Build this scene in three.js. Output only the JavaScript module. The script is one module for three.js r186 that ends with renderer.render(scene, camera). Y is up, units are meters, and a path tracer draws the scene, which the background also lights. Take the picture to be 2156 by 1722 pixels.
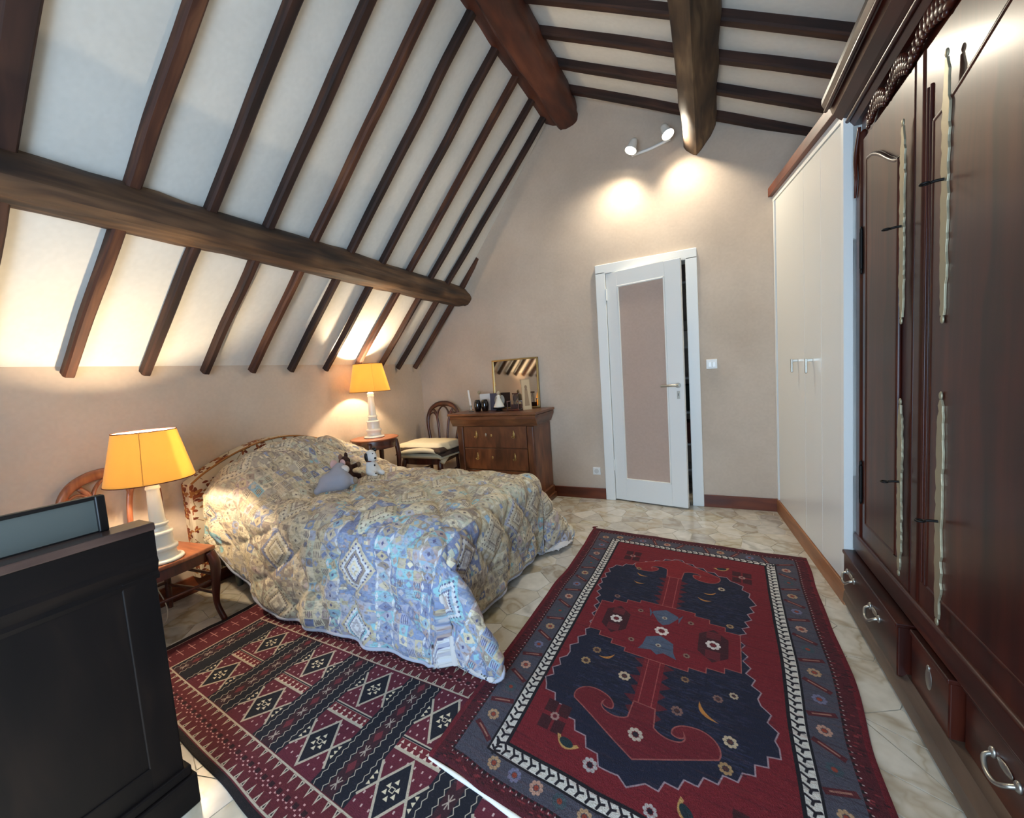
import * as THREE from 'three';
import { RoundedBoxGeometry } from 'three/addons/geometries/RoundedBoxGeometry.js';
import { mergeGeometries, mergeVertices, toCreasedNormals } from 'three/addons/utils/BufferGeometryUtils.js';
import { MarchingCubes } from 'three/addons/objects/MarchingCubes.js';
import { RectAreaLightUniformsLib } from 'three/addons/lights/RectAreaLightUniformsLib.js';

// ------------------------------------------------------------ camera, sky, lights, exposure
const scene = new THREE.Scene();
const camera = new THREE.PerspectiveCamera(2 * Math.atan(861 / 850) * 180 / Math.PI, 2156 / 1722, 0.02, 60);
camera.position.set(0, 1.2, 0);
camera.rotation.set(-0.0819, 0.4553, -0.0690, 'YXZ');
scene.add(camera);

const renderer = new THREE.WebGLRenderer({ antialias: true });
renderer.toneMapping = THREE.LinearToneMapping;
renderer.toneMappingExposure = 1.35;
renderer.shadowMap.enabled = true;
RectAreaLightUniformsLib.init();

scene.background = new THREE.Color().setRGB(0.62, 0.78, 1.0);

const BACK = 1.05;                                  // inner face of the wall behind the camera
const WIN = { x0: -1.25, x1: 0.35, y0: 0.30, y1: 1.92 };
// daylight in the window opening behind the camera
const day = new THREE.RectAreaLight(new THREE.Color().setRGB(0.52, 0.74, 1.0), 8.0, WIN.x1 - WIN.x0, WIN.y1 - WIN.y0);
day.position.set((WIN.x0 + WIN.x1) / 2, (WIN.y0 + WIN.y1) / 2, BACK - 0.03);
day.lookAt(day.position.x, day.position.y, -5);
scene.add(day);
// sun through the same window, falling on the floor at the foot of the dark cabinet
const sun = new THREE.DirectionalLight(new THREE.Color().setRGB(1.0, 0.97, 0.92), 9);
sun.target.position.set(-1.3, 0, -0.45);
sun.position.set(-1.3 + 0.5 * 4, 1.16 * 4, -0.45 + 1.0 * 4);
sun.castShadow = true;
sun.shadow.camera.left = sun.shadow.camera.bottom = -4; sun.shadow.camera.right = sun.shadow.camera.top = 4;
sun.shadow.mapSize.set(2048, 2048);
scene.add(sun, sun.target);

// ------------------------------------------------------------ helpers
let seed = 7;
const rnd = () => { seed = (seed * 1664525 + 1013904223) >>> 0; return seed / 4294967296; };
const hash = (x, y, s = 0) => { let h = (x * 374761393 + y * 668265263 + s * 2147483647) | 0; h = Math.imul(h ^ (h >>> 13), 1274126177); return ((h ^ (h >>> 16)) >>> 0) / 4294967296; };
const mod = (a, n) => ((a % n) + n) % n;
function vnoise(x, y, px = 1024, py = 1024, s = 0) {
  const xi = Math.floor(x), yi = Math.floor(y), fx = x - xi, fy = y - yi, u = fx * fx * (3 - 2 * fx), v = fy * fy * (3 - 2 * fy);
  const h = (a, b) => hash(mod(a, px), mod(b, py), s);
  return (h(xi, yi) * (1 - u) + h(xi + 1, yi) * u) * (1 - v) + (h(xi, yi + 1) * (1 - u) + h(xi + 1, yi + 1) * u) * v;
}
function fbm(x, y, o = 4, px = 1024, py = 1024, s = 0) { let a = 0, w = 0.5, f = 1; for (let i = 0; i < o; i++) { a += w * vnoise(x * f, y * f, px * f, py * f, s + i); w *= 0.5; f *= 2; } return a / (1 - Math.pow(0.5, o)); }
const clamp = (v, a = 0, b = 1) => Math.min(b, Math.max(a, v));
const sstep = (a, b, v) => { const t = clamp((v - a) / (b - a)); return t * t * (3 - 2 * t); };
const lerp = (a, b, t) => a + (b - a) * t;

const names = {};
function numbered(n) { const k = names[n] || 0; names[n] = k + 1; return k ? n + '_' + String(k).padStart(3, '0') : n; }
function shadows(o) { o.traverse(m => { if (m.isMesh) { m.castShadow = true; m.receiveShadow = true; } }); return o; }

// textures: fn(u, v) returns [r, g, b] in 0..1 (sRGB for colour, plain for others)
function tex(w, h, fn, metresU = 1, metresV = 1, srgb = true) {
  const d = new Uint8Array(w * h * 4);
  for (let y = 0; y < h; y++) for (let x = 0; x < w; x++) { const c = fn(x / w, y / h), i = (y * w + x) * 4; d[i] = clamp(c[0]) * 255; d[i + 1] = clamp(c[1]) * 255; d[i + 2] = clamp(c[2]) * 255; d[i + 3] = 255; }
  const t = new THREE.DataTexture(d, w, h); t.wrapS = t.wrapT = THREE.RepeatWrapping; t.magFilter = THREE.LinearFilter; t.minFilter = THREE.LinearMipmapLinearFilter; t.generateMipmaps = true;
  t.repeat.set(1 / metresU, 1 / metresV); if (srgb) t.colorSpace = THREE.SRGBColorSpace; t.needsUpdate = true; return t;
}
function canvasTex(w, h, draw) {
  const c = document.createElement('canvas'); c.width = w; c.height = h; draw(c.getContext('2d'), w, h);
  const t = new THREE.CanvasTexture(c); t.colorSpace = THREE.SRGBColorSpace; t.anisotropy = 8; return t;
}
const hex = s => [1, 3, 5].map(i => parseInt(s.substr(i, 2), 16) / 255);
const mix3 = (a, b, t) => [lerp(a[0], b[0], t), lerp(a[1], b[1], t), lerp(a[2], b[2], t)];
// wood grain runs along v
function woodTex(dark, mid, light, s, gx = 26, gy = 3, mu = 0.5, mv = 1.2, knots = 0.5) {
  const D = hex(dark), Mi = hex(mid), L = hex(light);
  return tex(256, 512, (u, v) => {
    const w = fbm(u * 4, v * 4, 3, 4, 4, s) * 1.6;
    const g = fbm(u * gx + w * 2, v * gy, 4, gx, gy, s + 11), p = fbm(u * 5, v * 5, 3, 5, 5, s + 23);
    const t = clamp(g * 0.9 + (p - 0.5) * knots * 1.6);
    return t < 0.5 ? mix3(D, Mi, t * 2) : mix3(Mi, L, t * 2 - 1);
  }, mu, mv);
}
const std = (o) => new THREE.MeshPhysicalMaterial(o);

// geometry helpers -------------------------------------------------
// uv in metres by dominant face direction; grain axis (0 x, 1 y, 2 z) becomes v
function uvm(g, axis = 1) {
  if (g.index) g = g.toNonIndexed();
  const p = g.attributes.position, n = p.count, uv = new Float32Array(n * 2), a = new THREE.Vector3(), b = new THREE.Vector3(), c = new THREE.Vector3();
  for (let i = 0; i < n; i += 3) {
    a.fromBufferAttribute(p, i); b.fromBufferAttribute(p, i + 1); c.fromBufferAttribute(p, i + 2);
    const nn = b.clone().sub(a).cross(c.clone().sub(a)); const ab = [Math.abs(nn.x), Math.abs(nn.y), Math.abs(nn.z)];
    let k = ab.indexOf(Math.max(...ab)); let ax = [0, 1, 2].filter(q => q !== k);
    let U = ax[0], V = ax[1]; if (V !== axis && U === axis) { U = ax[1]; V = ax[0]; }
    for (let j = 0; j < 3; j++) { const q = [p.getX(i + j), p.getY(i + j), p.getZ(i + j)]; uv[(i + j) * 2] = q[U] + q[k] * 0.37; uv[(i + j) * 2 + 1] = q[V]; }
  }
  g.setAttribute('uv', new THREE.BufferAttribute(uv, 2)); return g;
}
const keepUv = (g) => g.index ? g.toNonIndexed() : g;
function box(x0, x1, y0, y1, z0, z1, r = 0) {
  const w = Math.abs(x1 - x0), h = Math.abs(y1 - y0), d = Math.abs(z1 - z0);
  const g = r ? new RoundedBoxGeometry(w, h, d, 2, Math.min(r, w / 2.01, h / 2.01, d / 2.01)) : new THREE.BoxGeometry(w, h, d);
  return g.translate((x0 + x1) / 2, (y0 + y1) / 2, (z0 + z1) / 2);
}
function cyl(r0, r1, h, x, y, z, seg = 20) { return new THREE.CylinderGeometry(r1, r0, h, seg).translate(x, y + h / 2, z); }   // r0 bottom
function sph(rx, ry, rz, x, y, z, s = 16) { return new THREE.SphereGeometry(1, s, Math.max(8, s * 0.7 | 0)).scale(rx, ry, rz).translate(x, y, z); }
function lathe(pts, x, y, z, seg = 40) { return new THREE.LatheGeometry(pts.map(p => new THREE.Vector2(p[0], p[1])), seg).translate(x, y, z); }
const V3 = (a) => new THREE.Vector3(a[0], a[1], a[2]);
function tube(pts, r, seg = 24, rs = 8) { return new THREE.TubeGeometry(new THREE.CatmullRomCurve3(pts.map(V3)), seg, r, rs, false); }
// tube with varying radius and capped ends: pts [[x,y,z,r],...], section squash k across binormal
function limb(pts, seg = 20, rs = 10, kx = 1) {
  const cv = new THREE.CatmullRomCurve3(pts.map(V3)), fr = cv.computeFrenetFrames(seg), pos = [], idx = [];
  for (let i = 0; i <= seg; i++) {
    const t = i / seg, p = cv.getPoint(t), f = t * (pts.length - 1), k = Math.min(pts.length - 2, Math.floor(f)), r = lerp(pts[k][3], pts[k + 1][3], f - k);
    for (let j = 0; j < rs; j++) { const a = j / rs * 2 * Math.PI; const q = p.clone().addScaledVector(fr.normals[i], Math.cos(a) * r).addScaledVector(fr.binormals[i], Math.sin(a) * r * kx); pos.push(q.x, q.y, q.z); }
  }
  for (let i = 0; i < seg; i++) for (let j = 0; j < rs; j++) { const a = i * rs + j, b = i * rs + (j + 1) % rs, c = a + rs, d = b + rs; idx.push(a, b, c, b, d, c); }
  for (const [row, s] of [[0, 1], [seg, -1]]) { const c = pos.length / 3, p = cv.getPoint(row / seg); pos.push(p.x, p.y, p.z); for (let j = 0; j < rs; j++) { const a = row * rs + j, b = row * rs + (j + 1) % rs; s > 0 ? idx.push(c, b, a) : idx.push(c, a, b); } }
  const g = new THREE.BufferGeometry(); g.setAttribute('position', new THREE.Float32BufferAttribute(pos, 3)); g.setIndex(idx); g.computeVertexNormals();
  g.setAttribute('uv', new THREE.Float32BufferAttribute(new Float32Array(pos.length / 3 * 2), 2)); return g;
}
// profile in the x-y plane extruded along z from z0 to z1
function prismZ(pts, z0, z1, bev = 0) {
  const g = new THREE.ExtrudeGeometry(new THREE.Shape(pts.map(p => new THREE.Vector2(p[0], p[1]))), { depth: Math.abs(z1 - z0) - 2 * bev, bevelEnabled: bev > 0, bevelSize: bev, bevelThickness: bev, bevelSegments: 2, steps: 1, curveSegments: 6 });
  return g.translate(0, 0, Math.min(z0, z1) + bev);
}
// shape points (z, y) extruded along x
function prismX(pts, x0, x1, bev = 0) { const g = prismZ(pts.map(p => [-p[0], p[1]]), 0, Math.abs(x1 - x0), bev); return g.rotateY(Math.PI / 2).translate(Math.min(x0, x1), 0, 0); }
// shape points (x, z) extruded along y
function prismY(pts, y0, y1, bev = 0) { const g = prismZ(pts.map(p => [p[0], -p[1]]), 0, Math.abs(y1 - y0), bev); return g.rotateX(-Math.PI / 2).translate(0, Math.min(y0, y1), 0); }

function obj(name, geos, mat, parent, o = {}) {
  geos = (Array.isArray(geos) ? geos : [geos]).map(g => o.uv ? keepUv(g) : uvm(g, o.axis === undefined ? 1 : o.axis));
  geos.forEach(g => { for (const k of Object.keys(g.attributes)) if (!['position', 'normal', 'uv', 'color'].includes(k)) g.deleteAttribute(k); });
  let g = geos.length > 1 ? mergeGeometries(geos) : geos[0];
  const top = parent || scene;
  if (top !== scene) { let w = new THREE.Vector3(), q = top; while (q && q !== scene) { w.add(q.position); q = q.parent; } g.translate(-w.x, -w.y, -w.z); }
  const m = new THREE.Mesh(g, mat); m.name = top === scene ? numbered(name) : name; m.castShadow = m.receiveShadow = true;
  top.add(m); return m;
}
// a thing: group at its base; parts are given in world coordinates
function thing(name, label, category, [x, y, z], group) {
  const t = new THREE.Group(); t.name = numbered(name); t.position.set(x, y, z); t.userData = { label, category }; if (group) t.userData.group = group; scene.add(t); return t;
}
function tag(o, label, category, group) { o.userData = { ...o.userData, label, category }; if (group) o.userData.group = group; return o; }
function struct(name, geos, mat, label, parent, o) { const m = obj(name, geos, mat, parent, o); m.userData.kind = 'structure'; if (label) { m.userData.label = label; m.userData.category = label.cat || name.split('_')[0]; } return m; }

// ------------------------------------------------------------ materials
const plasterT = (base, s, amp = 0.05) => { const B = hex(base); return tex(512, 512, (u, v) => { const n = (fbm(u * 6, v * 6, 4, 6, 6, s) - 0.5) * amp * 2 + (vnoise(u * 170, v * 170, 170, 170, s + 5) - 0.5) * 0.02; return B.map(c => c + n); }, 2.2, 2.2); };
const plasterBump = tex(512, 512, (u, v) => { const n = fbm(u * 5, v * 5, 5, 5, 5, 77) * 0.8 + vnoise(u * 90, v * 90, 90, 90, 4) * 0.12; return [n, n, n]; }, 2.0, 2.0, false);
const MAT = {};
MAT.wall = std({ map: plasterT('#cdbaa6', 3), bumpMap: plasterBump, bumpScale: 0.004, roughness: 0.9 });
MAT.ceil = std({ map: plasterT('#e0dcd2', 9), bumpMap: plasterBump, bumpScale: 0.003, roughness: 0.92 });
MAT.rafter = std({ map: woodTex('#1c0d08', '#3a2015', '#5b3825', 31, 18, 3), roughness: 0.72 });
MAT.rafter2 = std({ map: woodTex('#2a130b', '#4b2817', '#7a4f33', 37, 18, 3), roughness: 0.7 });
MAT.purlin = std({ map: woodTex('#241812', '#4a3423', '#75583c', 41, 16, 3, 0.5, 1.4, 0.9), roughness: 0.72 });
MAT.ridge = std({ map: woodTex('#35150c', '#552817', '#70402a', 43, 12, 3, 0.6, 1.4, 0.9), roughness: 0.6 });
MAT.oak = std({ map: woodTex('#2e2016', '#56412c', '#836a4c', 47, 14, 3, 0.5, 1.2, 0.8), roughness: 0.7 });
MAT.skirt = std({ map: woodTex('#4a1f10', '#6d3219', '#8a4928', 51, 20, 3), roughness: 0.45 });
MAT.skirtLight = std({ map: woodTex('#8a5a3c', '#a8714b', '#bf8d66', 53, 20, 3), roughness: 0.45 });
MAT.walnut = std({ map: woodTex('#44220f', '#63371d', '#7d4d2b', 61, 14, 5, 0.4, 0.8, 0.8), roughness: 0.42, clearcoat: 0.35, clearcoatRoughness: 0.3 });
MAT.armoire = std({ map: woodTex('#1e0805', '#3a130a', '#592513', 67, 22, 2, 0.6, 1.6, 0.5), roughness: 0.4, ior: 1.35, clearcoat: 0.3, clearcoatRoughness: 0.22 });
MAT.plinth = std({ map: woodTex('#3a2a20', '#5c4636', '#76604c', 69, 22, 2, 0.6, 1.6, 0.5), roughness: 0.5, clearcoat: 0.3, clearcoatRoughness: 0.3 });
MAT.mahog = std({ map: woodTex('#2c0f08', '#4c1d10', '#6e3220', 71, 22, 3, 0.3, 0.8, 0.6), roughness: 0.35, clearcoat: 0.5, clearcoatRoughness: 0.25 });
MAT.cherry = std({ map: woodTex('#7a3f25', '#9b5a38', '#b87850', 73, 22, 3, 0.3, 0.8, 0.6), roughness: 0.38, clearcoat: 0.4, clearcoatRoughness: 0.25 });
MAT.ebony = std({ map: woodTex('#080506', '#0e0909', '#19110e', 79, 16, 3, 0.4, 1.0, 0.6), roughness: 0.55, ior: 1.3 });
MAT.white = std({ color: '#efeee8', roughness: 0.45 });
MAT.whiteGloss = std({ color: '#f0efe8', roughness: 0.28, clearcoat: 0.3, clearcoatRoughness: 0.15 });
MAT.doorPink = std({ map: plasterT('#c0a898', 21, 0.015), roughness: 0.75 });
MAT.lampBody = std({ color: '#ebe6d8', roughness: 0.3, clearcoat: 0.5, clearcoatRoughness: 0.2 });
MAT.shade = std({ color: new THREE.Color().setRGB(0.80, 0.45, 0.09), roughness: 1, transmission: 0.31, thickness: 0, side: THREE.DoubleSide });
MAT.shadeIn = std({ color: '#f4efdf', roughness: 0.95 });
MAT.shadeTrim = std({ color: '#6b2c17', roughness: 0.8 });
MAT.bulb = std({ color: '#ffffff', emissive: new THREE.Color().setRGB(1, 0.82, 0.55), emissiveIntensity: 6 });
MAT.spotGlow = std({ color: '#ffffff', emissive: new THREE.Color().setRGB(1, 0.90, 0.70), emissiveIntensity: 14 });
MAT.steel = std({ color: '#b9b5aa', metalness: 0.9, roughness: 0.35 });
MAT.brass = std({ color: '#b59a62', metalness: 0.85, roughness: 0.35 });
MAT.pewter = std({ color: '#a59b80', metalness: 0.6, roughness: 0.45 });
MAT.iron = std({ color: '#1c1a18', metalness: 0.6, roughness: 0.5 });
MAT.plastic = std({ color: '#ecebe6', roughness: 0.4 });
MAT.black = std({ color: '#0c0a0b', roughness: 0.4 });
MAT.darkGlass = std({ color: '#0d0708', roughness: 0.08, clearcoat: 1, clearcoatRoughness: 0.03 });
MAT.glass = std({ color: '#ffffff', transmission: 1, thickness: 0, roughness: 0.02, ior: 1.5 });
MAT.sheet = std({ color: '#eae6de', roughness: 0.9 });

const LAMP_COL = new THREE.Color().setRGB(1, 0.80, 0.54), LAMP_POW = 1.9;   // the two table lamps
MAT.lining = std({ color: '#f1ead8', roughness: 1, transmission: 0.5, thickness: 0, side: THREE.DoubleSide });

// ------------------------------------------------------------ room shell
const XL = -2.90, ZG = -3.66, XR = 1.25, KNEE = 1.40, RX = -1.10, RY = 3.63;
const sl = (RY - KNEE) / (RX - XL), sr = -0.47;
const yL = x => KNEE + sl * (x - XL), yR = x => RY + sr * (x - RX);
const YR = yR(XR);
const TH = 0.14;

// floor: irregular marble pieces set in pale grout
{
  const slab = struct('floor', box(XL - TH, XR + TH, -0.12, -0.003, ZG - 1.1, BACK + TH), std({ color: '#c4bcab', roughness: 0.7 }));
  slab.userData.label = 'crazy-paved floor of broken cream and beige marble'; slab.userData.category = 'floor';
  const pal = ['#cdc5b5', '#c8bfae', '#dad4c8', '#c0b8aa', '#d3ccbf', '#c5beb3', '#cac2ae'];
  const mats = pal.map((p, i) => { const B = hex(p), Vn = hex(['#8f7a5c', '#a08a6a', '#9a958a', '#7f6b52', '#b09d7c', '#8a8378', '#94805a'][i]);
    return std({ map: tex(256, 256, (u, v) => { const w = fbm(u * 4, v * 4, 4, 4, 4, 200 + i); const ve = Math.pow(clamp(1 - Math.abs(fbm(u * 3 + w, v * 3 + w * 0.7, 4, 3, 3, 210 + i) - 0.5) * 7), 2.2); const n = (fbm(u * 14, v * 14, 3, 14, 14, 220 + i) - 0.5) * 0.1; return mix3(B, Vn, clamp(ve * 0.5 + (w - 0.5) * 0.4)).map(c => c + n); }, 0.55, 0.55), roughness: 0.22, clearcoat: 0.2, clearcoatRoughness: 0.12 }); });
  const x0 = XL, x1 = XR, z0 = ZG - 1.0, z1 = BACK, cs = 0.14, pts = [];
  for (let i = 0; x0 + i * cs < x1 + cs; i++) for (let j = 0; z0 + j * cs < z1 + cs; j++) { if (rnd() < 0.16) continue; pts.push([x0 + (i + 0.05 + 0.9 * rnd()) * cs, z0 + (j + 0.05 + 0.9 * rnd()) * cs]); }
  const hid = [[-2.75, -1.08, -2.36, -1.34], [-2.2, -0.5, -1.24, -0.75], [-0.70, 0.36, -2.75, -0.75], [0.62, 1.3, -3.7, -0.8], [-2.3, -1.4, -3.7, -3.25], [-2.9, -1.6, -0.45, 1.1]];
  const loose = [];
  let k = 0;
  for (const p of pts) {
    let poly = [[x0, z0], [x1, z0], [x1, z1], [x0, z1]];
    for (const q of pts) {
      const dx = q[0] - p[0], dz = q[1] - p[1], d2 = dx * dx + dz * dz; if (d2 < 1e-9 || d2 > 0.5) continue;
      const L = Math.sqrt(d2), nx = dx / L, nz = dz / L, lim = L / 2 - 0.0016, out = [];
      for (let i = 0; i < poly.length; i++) {
        const A = poly[i], B = poly[(i + 1) % poly.length], a = (A[0] - p[0]) * nx + (A[1] - p[1]) * nz - lim, b = (B[0] - p[0]) * nx + (B[1] - p[1]) * nz - lim;
        if (a <= 0) out.push(A); if (a * b < 0) { const t = a / (a - b); out.push([lerp(A[0], B[0], t), lerp(A[1], B[1], t)]); }
      }
      poly = out; if (poly.length < 3) break;
    }
    if (poly.length < 3) continue;
    const g = prismY(poly, -0.004, 0); const m = mats[Math.floor(rnd() * mats.length)];
    const hidden = p[1] > 0.0 || p[1] < ZG || hid.some(h => p[0] > h[0] && p[0] < h[1] && p[1] > h[2] && p[1] < h[3]) || k >= 298;
    const fl = uvm(g, 2);
    if (hidden) { loose.push(fl); continue; }
    k++; const o = obj('marble_piece', fl, m, slab, { uv: true });
  }
  const st = obj('marble_piece', loose, mats[0], slab, { uv: true }); st.userData.kind = 'stuff';
}
// knee wall, gable, right wall, back wall, ceilings
struct('wall_left', box(XL - TH, XL, -0.1, KNEE + 0.02, ZG - TH, BACK + TH), MAT.wall, 'low pinkish cream plaster knee wall behind the bed');
const DX0 = -0.80, DX1 = -0.13, DH = 2.045;         // door opening in the gable
{
  const s = new THREE.Shape([[XL - 0.05, 0], [DX0, 0], [DX0, DH], [DX1, DH], [DX1, 0], [XR + 0.05, 0], [XR + 0.05, yR(XR + 0.05) + 0.05], [RX, RY + 0.06], [XL - 0.05, yL(XL - 0.05) + 0.07]].map(p => new THREE.Vector2(...p)));
  struct('wall_far', new THREE.ExtrudeGeometry(s, { depth: TH, bevelEnabled: false }).translate(0, 0, ZG - TH), MAT.wall, 'pinkish beige plaster gable wall with the white door');
}
struct('wall_right', box(XR, XR + TH, -0.1, YR + 0.08, ZG - TH, BACK + TH), MAT.wall, 'plaster wall behind the wardrobes');
{
  const s = new THREE.Shape([[XL - 0.05, -0.1], [XR + 0.05, -0.1], [XR + 0.05, yR(XR + 0.05) + 0.05], [RX, RY + 0.06], [XL - 0.05, yL(XL - 0.05) + 0.07]].map(p => new THREE.Vector2(...p)));
  s.holes.push(new THREE.Path([[WIN.x0, WIN.y0], [WIN.x0, WIN.y1], [WIN.x1, WIN.y1], [WIN.x1, WIN.y0]].map(p => new THREE.Vector2(...p))));
  struct('wall_back', new THREE.ExtrudeGeometry(s, { depth: TH, bevelEnabled: false }).translate(0, 0, BACK), MAT.wall, 'plaster wall with the window, behind the viewer');
}
struct('ceiling_left', prismZ([[XL - 0.12, yL(XL - 0.12)], [RX, RY], [RX, RY + 0.16], [XL - 0.12, yL(XL - 0.12) + 0.22]], ZG - TH, BACK + TH), MAT.ceil, 'steep white plaster ceiling slope between dark rafters');
struct('ceiling_right', prismZ([[RX, RY], [XR + 0.12, yR(XR + 0.12)], [XR + 0.12, yR(XR + 0.12) + 0.16], [RX, RY + 0.16]], ZG - TH, BACK + TH), MAT.ceil, 'shallow white plaster ceiling slope above the wardrobes');
// window behind the camera
{
  const f = 0.06, zc = BACK + 0.07, { x0, x1, y0, y1 } = WIN, xm = (x0 + x1) / 2;
  const w = struct('window_1', [box(x0, x0 + f, y0, y1, zc - 0.03, zc + 0.03), box(x1 - f, x1, y0, y1, zc - 0.03, zc + 0.03), box(x0 + f, x1 - f, y0, y0 + f, zc - 0.03, zc + 0.03), box(x0 + f, x1 - f, y1 - f, y1, zc - 0.03, zc + 0.03), box(xm - 0.04, xm + 0.04, y0 + f, y1 - f, zc - 0.03, zc + 0.03)], MAT.white, 'white two-leaf casement window');
  obj('pane', box(x0 + f, xm - 0.04, y0 + f, y1 - f, zc - 0.002, zc + 0.002), MAT.glass, w);
  obj('pane', box(xm + 0.04, x1 - f, y0 + f, y1 - f, zc - 0.002, zc + 0.002), MAT.glass, w);
}
// skirting boards
struct('baseboard_left', box(XL, XL + 0.018, 0, 0.105, ZG, BACK, 0.004), MAT.skirt, 'red-brown wooden skirting along the knee wall', null, { axis: 2 });
struct('baseboard_far', [box(XL, DX0 - 0.075, 0, 0.10, ZG, ZG + 0.018, 0.004)], MAT.skirt, 'red-brown wooden skirting left of the door', null, { axis: 0 });
struct('baseboard_door', [box(DX1 + 0.065, 0.47, 0, 0.10, ZG, ZG + 0.018, 0.004)], MAT.skirt, 'red-brown wooden skirting between door and white wardrobe', null, { axis: 0 });

// room beyond the door
{
  struct('wall_passage', [box(-1.3, -1.25, 0, 2.4, ZG - 1.0, ZG - TH), box(0.35, 0.4, 0, 2.4, ZG - 1.0, ZG - TH), box(-1.3, 0.4, 0, 2.4, ZG - 1.06, ZG - 1.0), box(-1.3, 0.4, 2.4, 2.46, ZG - 1.06, ZG - TH)], MAT.wall, 'dim passage walls seen through the door gap');
  const t = thing('bookcase', 'open shelf unit glimpsed through the gap of the white door', 'shelf', [-0.05, 0, ZG - 0.8]);
  const zb = ZG - 0.96, zf = ZG - 0.66;
  obj('side_panel', box(-0.42, -0.40, 0, 2.0, zb, zf), MAT.ebony, t); obj('side_panel', box(0.30, 0.32, 0, 2.0, zb, zf), MAT.ebony, t);
  for (const y of [0.14, 0.40, 0.72, 1.06, 1.36, 1.98]) obj('shelf_board', box(-0.40, 0.30, y - 0.012, y + 0.012, zb, zf, 0.003), MAT.plastic, t);
  const items = [['storage_box', 'white storage box on the bookcase shelf beyond the door', '#dcd7cc', -0.36, 0.26, 1.37, 1.52], ['storage_box', 'pale patterned box higher on the bookcase beyond the door', '#a39a86', -0.38, 0.26, 1.525, 1.62], ['book_stack', 'red-brown books on the low bookcase shelf beyond the door', '#7a3a2a', -0.36, 0.27, 0.415, 0.62], ['storage_box', 'dark green box on the bookcase shelf beyond the door', '#36423a', -0.36, 0.26, 0.735, 0.99]];
  for (const [n, l, c, a, b, y0, y1] of items) tag(obj(n, box(a, b, y0, y1, zb + 0.03, zf - 0.02, 0.006), std({ color: c, roughness: 0.7 })), l, n === 'book_stack' ? 'books' : 'box');
}

// ------------------------------------------------------------ roof timbers
// a hewn timber from A to B with section (w across z, h along normal), sits proud of the plaster
function timber(name, A, B, up, w, h, mat, s, w0 = 1, wob = 0.008, cham = 0.010) {   // w0: width factor at the A end
  const a = V3(A), b = V3(B), L = a.distanceTo(b), d = b.clone().sub(a).normalize(), n = V3(up); n.addScaledVector(d, -n.dot(d)).normalize(); const sd = d.clone().cross(n);
  const prof = [[-w / 2, 0], [-w / 2, h - cham], [-w / 2 + cham, h], [w / 2 - cham, h], [w / 2, h - cham], [w / 2, 0]], seg = Math.max(6, Math.round(L / 0.12)), pos = [], uv = [], idx = [], np = prof.length;
  for (let i = 0; i <= seg; i++) {
    const t = i / seg, c = a.clone().lerp(b, t), ww = (vnoise(t * L * 3, 1.5, 999, 999, s) - 0.5) * 2 * wob, ws = (1 + (vnoise(t * L * 2.2, 7.5, 999, 999, s + 3) - 0.5) * wob * 14) * lerp(w0, 1, Math.min(1, t * 1.5));
    for (let j = 0; j < np; j++) { const q = c.clone().addScaledVector(sd, prof[j][0] * ws + ww).addScaledVector(n, prof[j][1] * (0.85 + 0.15 * ws)); pos.push(q.x, q.y, q.z); uv.push(j * 0.045 + s * 0.13, t * L + s * 0.31); }
  }
  for (let i = 0; i < seg; i++) for (let j = 0; j < np; j++) { const p = i * np + j, q = i * np + (j + 1) % np, r = p + np, u = q + np; idx.push(p, r, q, q, r, u); }
  for (const [row, f] of [[0, 0], [seg, 1]]) { const o = row * np; for (let j = 1; j < np - 1; j++) f ? idx.push(o, o + j + 1, o + j) : idx.push(o, o + j, o + j + 1); }
  let g = new THREE.BufferGeometry(); g.setAttribute('position', new THREE.Float32BufferAttribute(pos, 3)); g.setAttribute('uv', new THREE.Float32BufferAttribute(uv, 2)); g.setIndex(idx);
  g = g.toNonIndexed(); g.computeVertexNormals();
  return obj(name, g, mat, null, { uv: true });
}
const ord = ['first', 'second', 'third', 'fourth', 'fifth', 'sixth', 'seventh', 'eighth', 'ninth', 'tenth', 'eleventh', 'twelfth', 'thirteenth', 'fourteenth'];
const nL = [Math.sin(Math.atan(sl)), -Math.cos(Math.atan(sl)), 0], nR = [-Math.sin(Math.atan(-sr)), -Math.cos(Math.atan(-sr)), 0];
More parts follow.
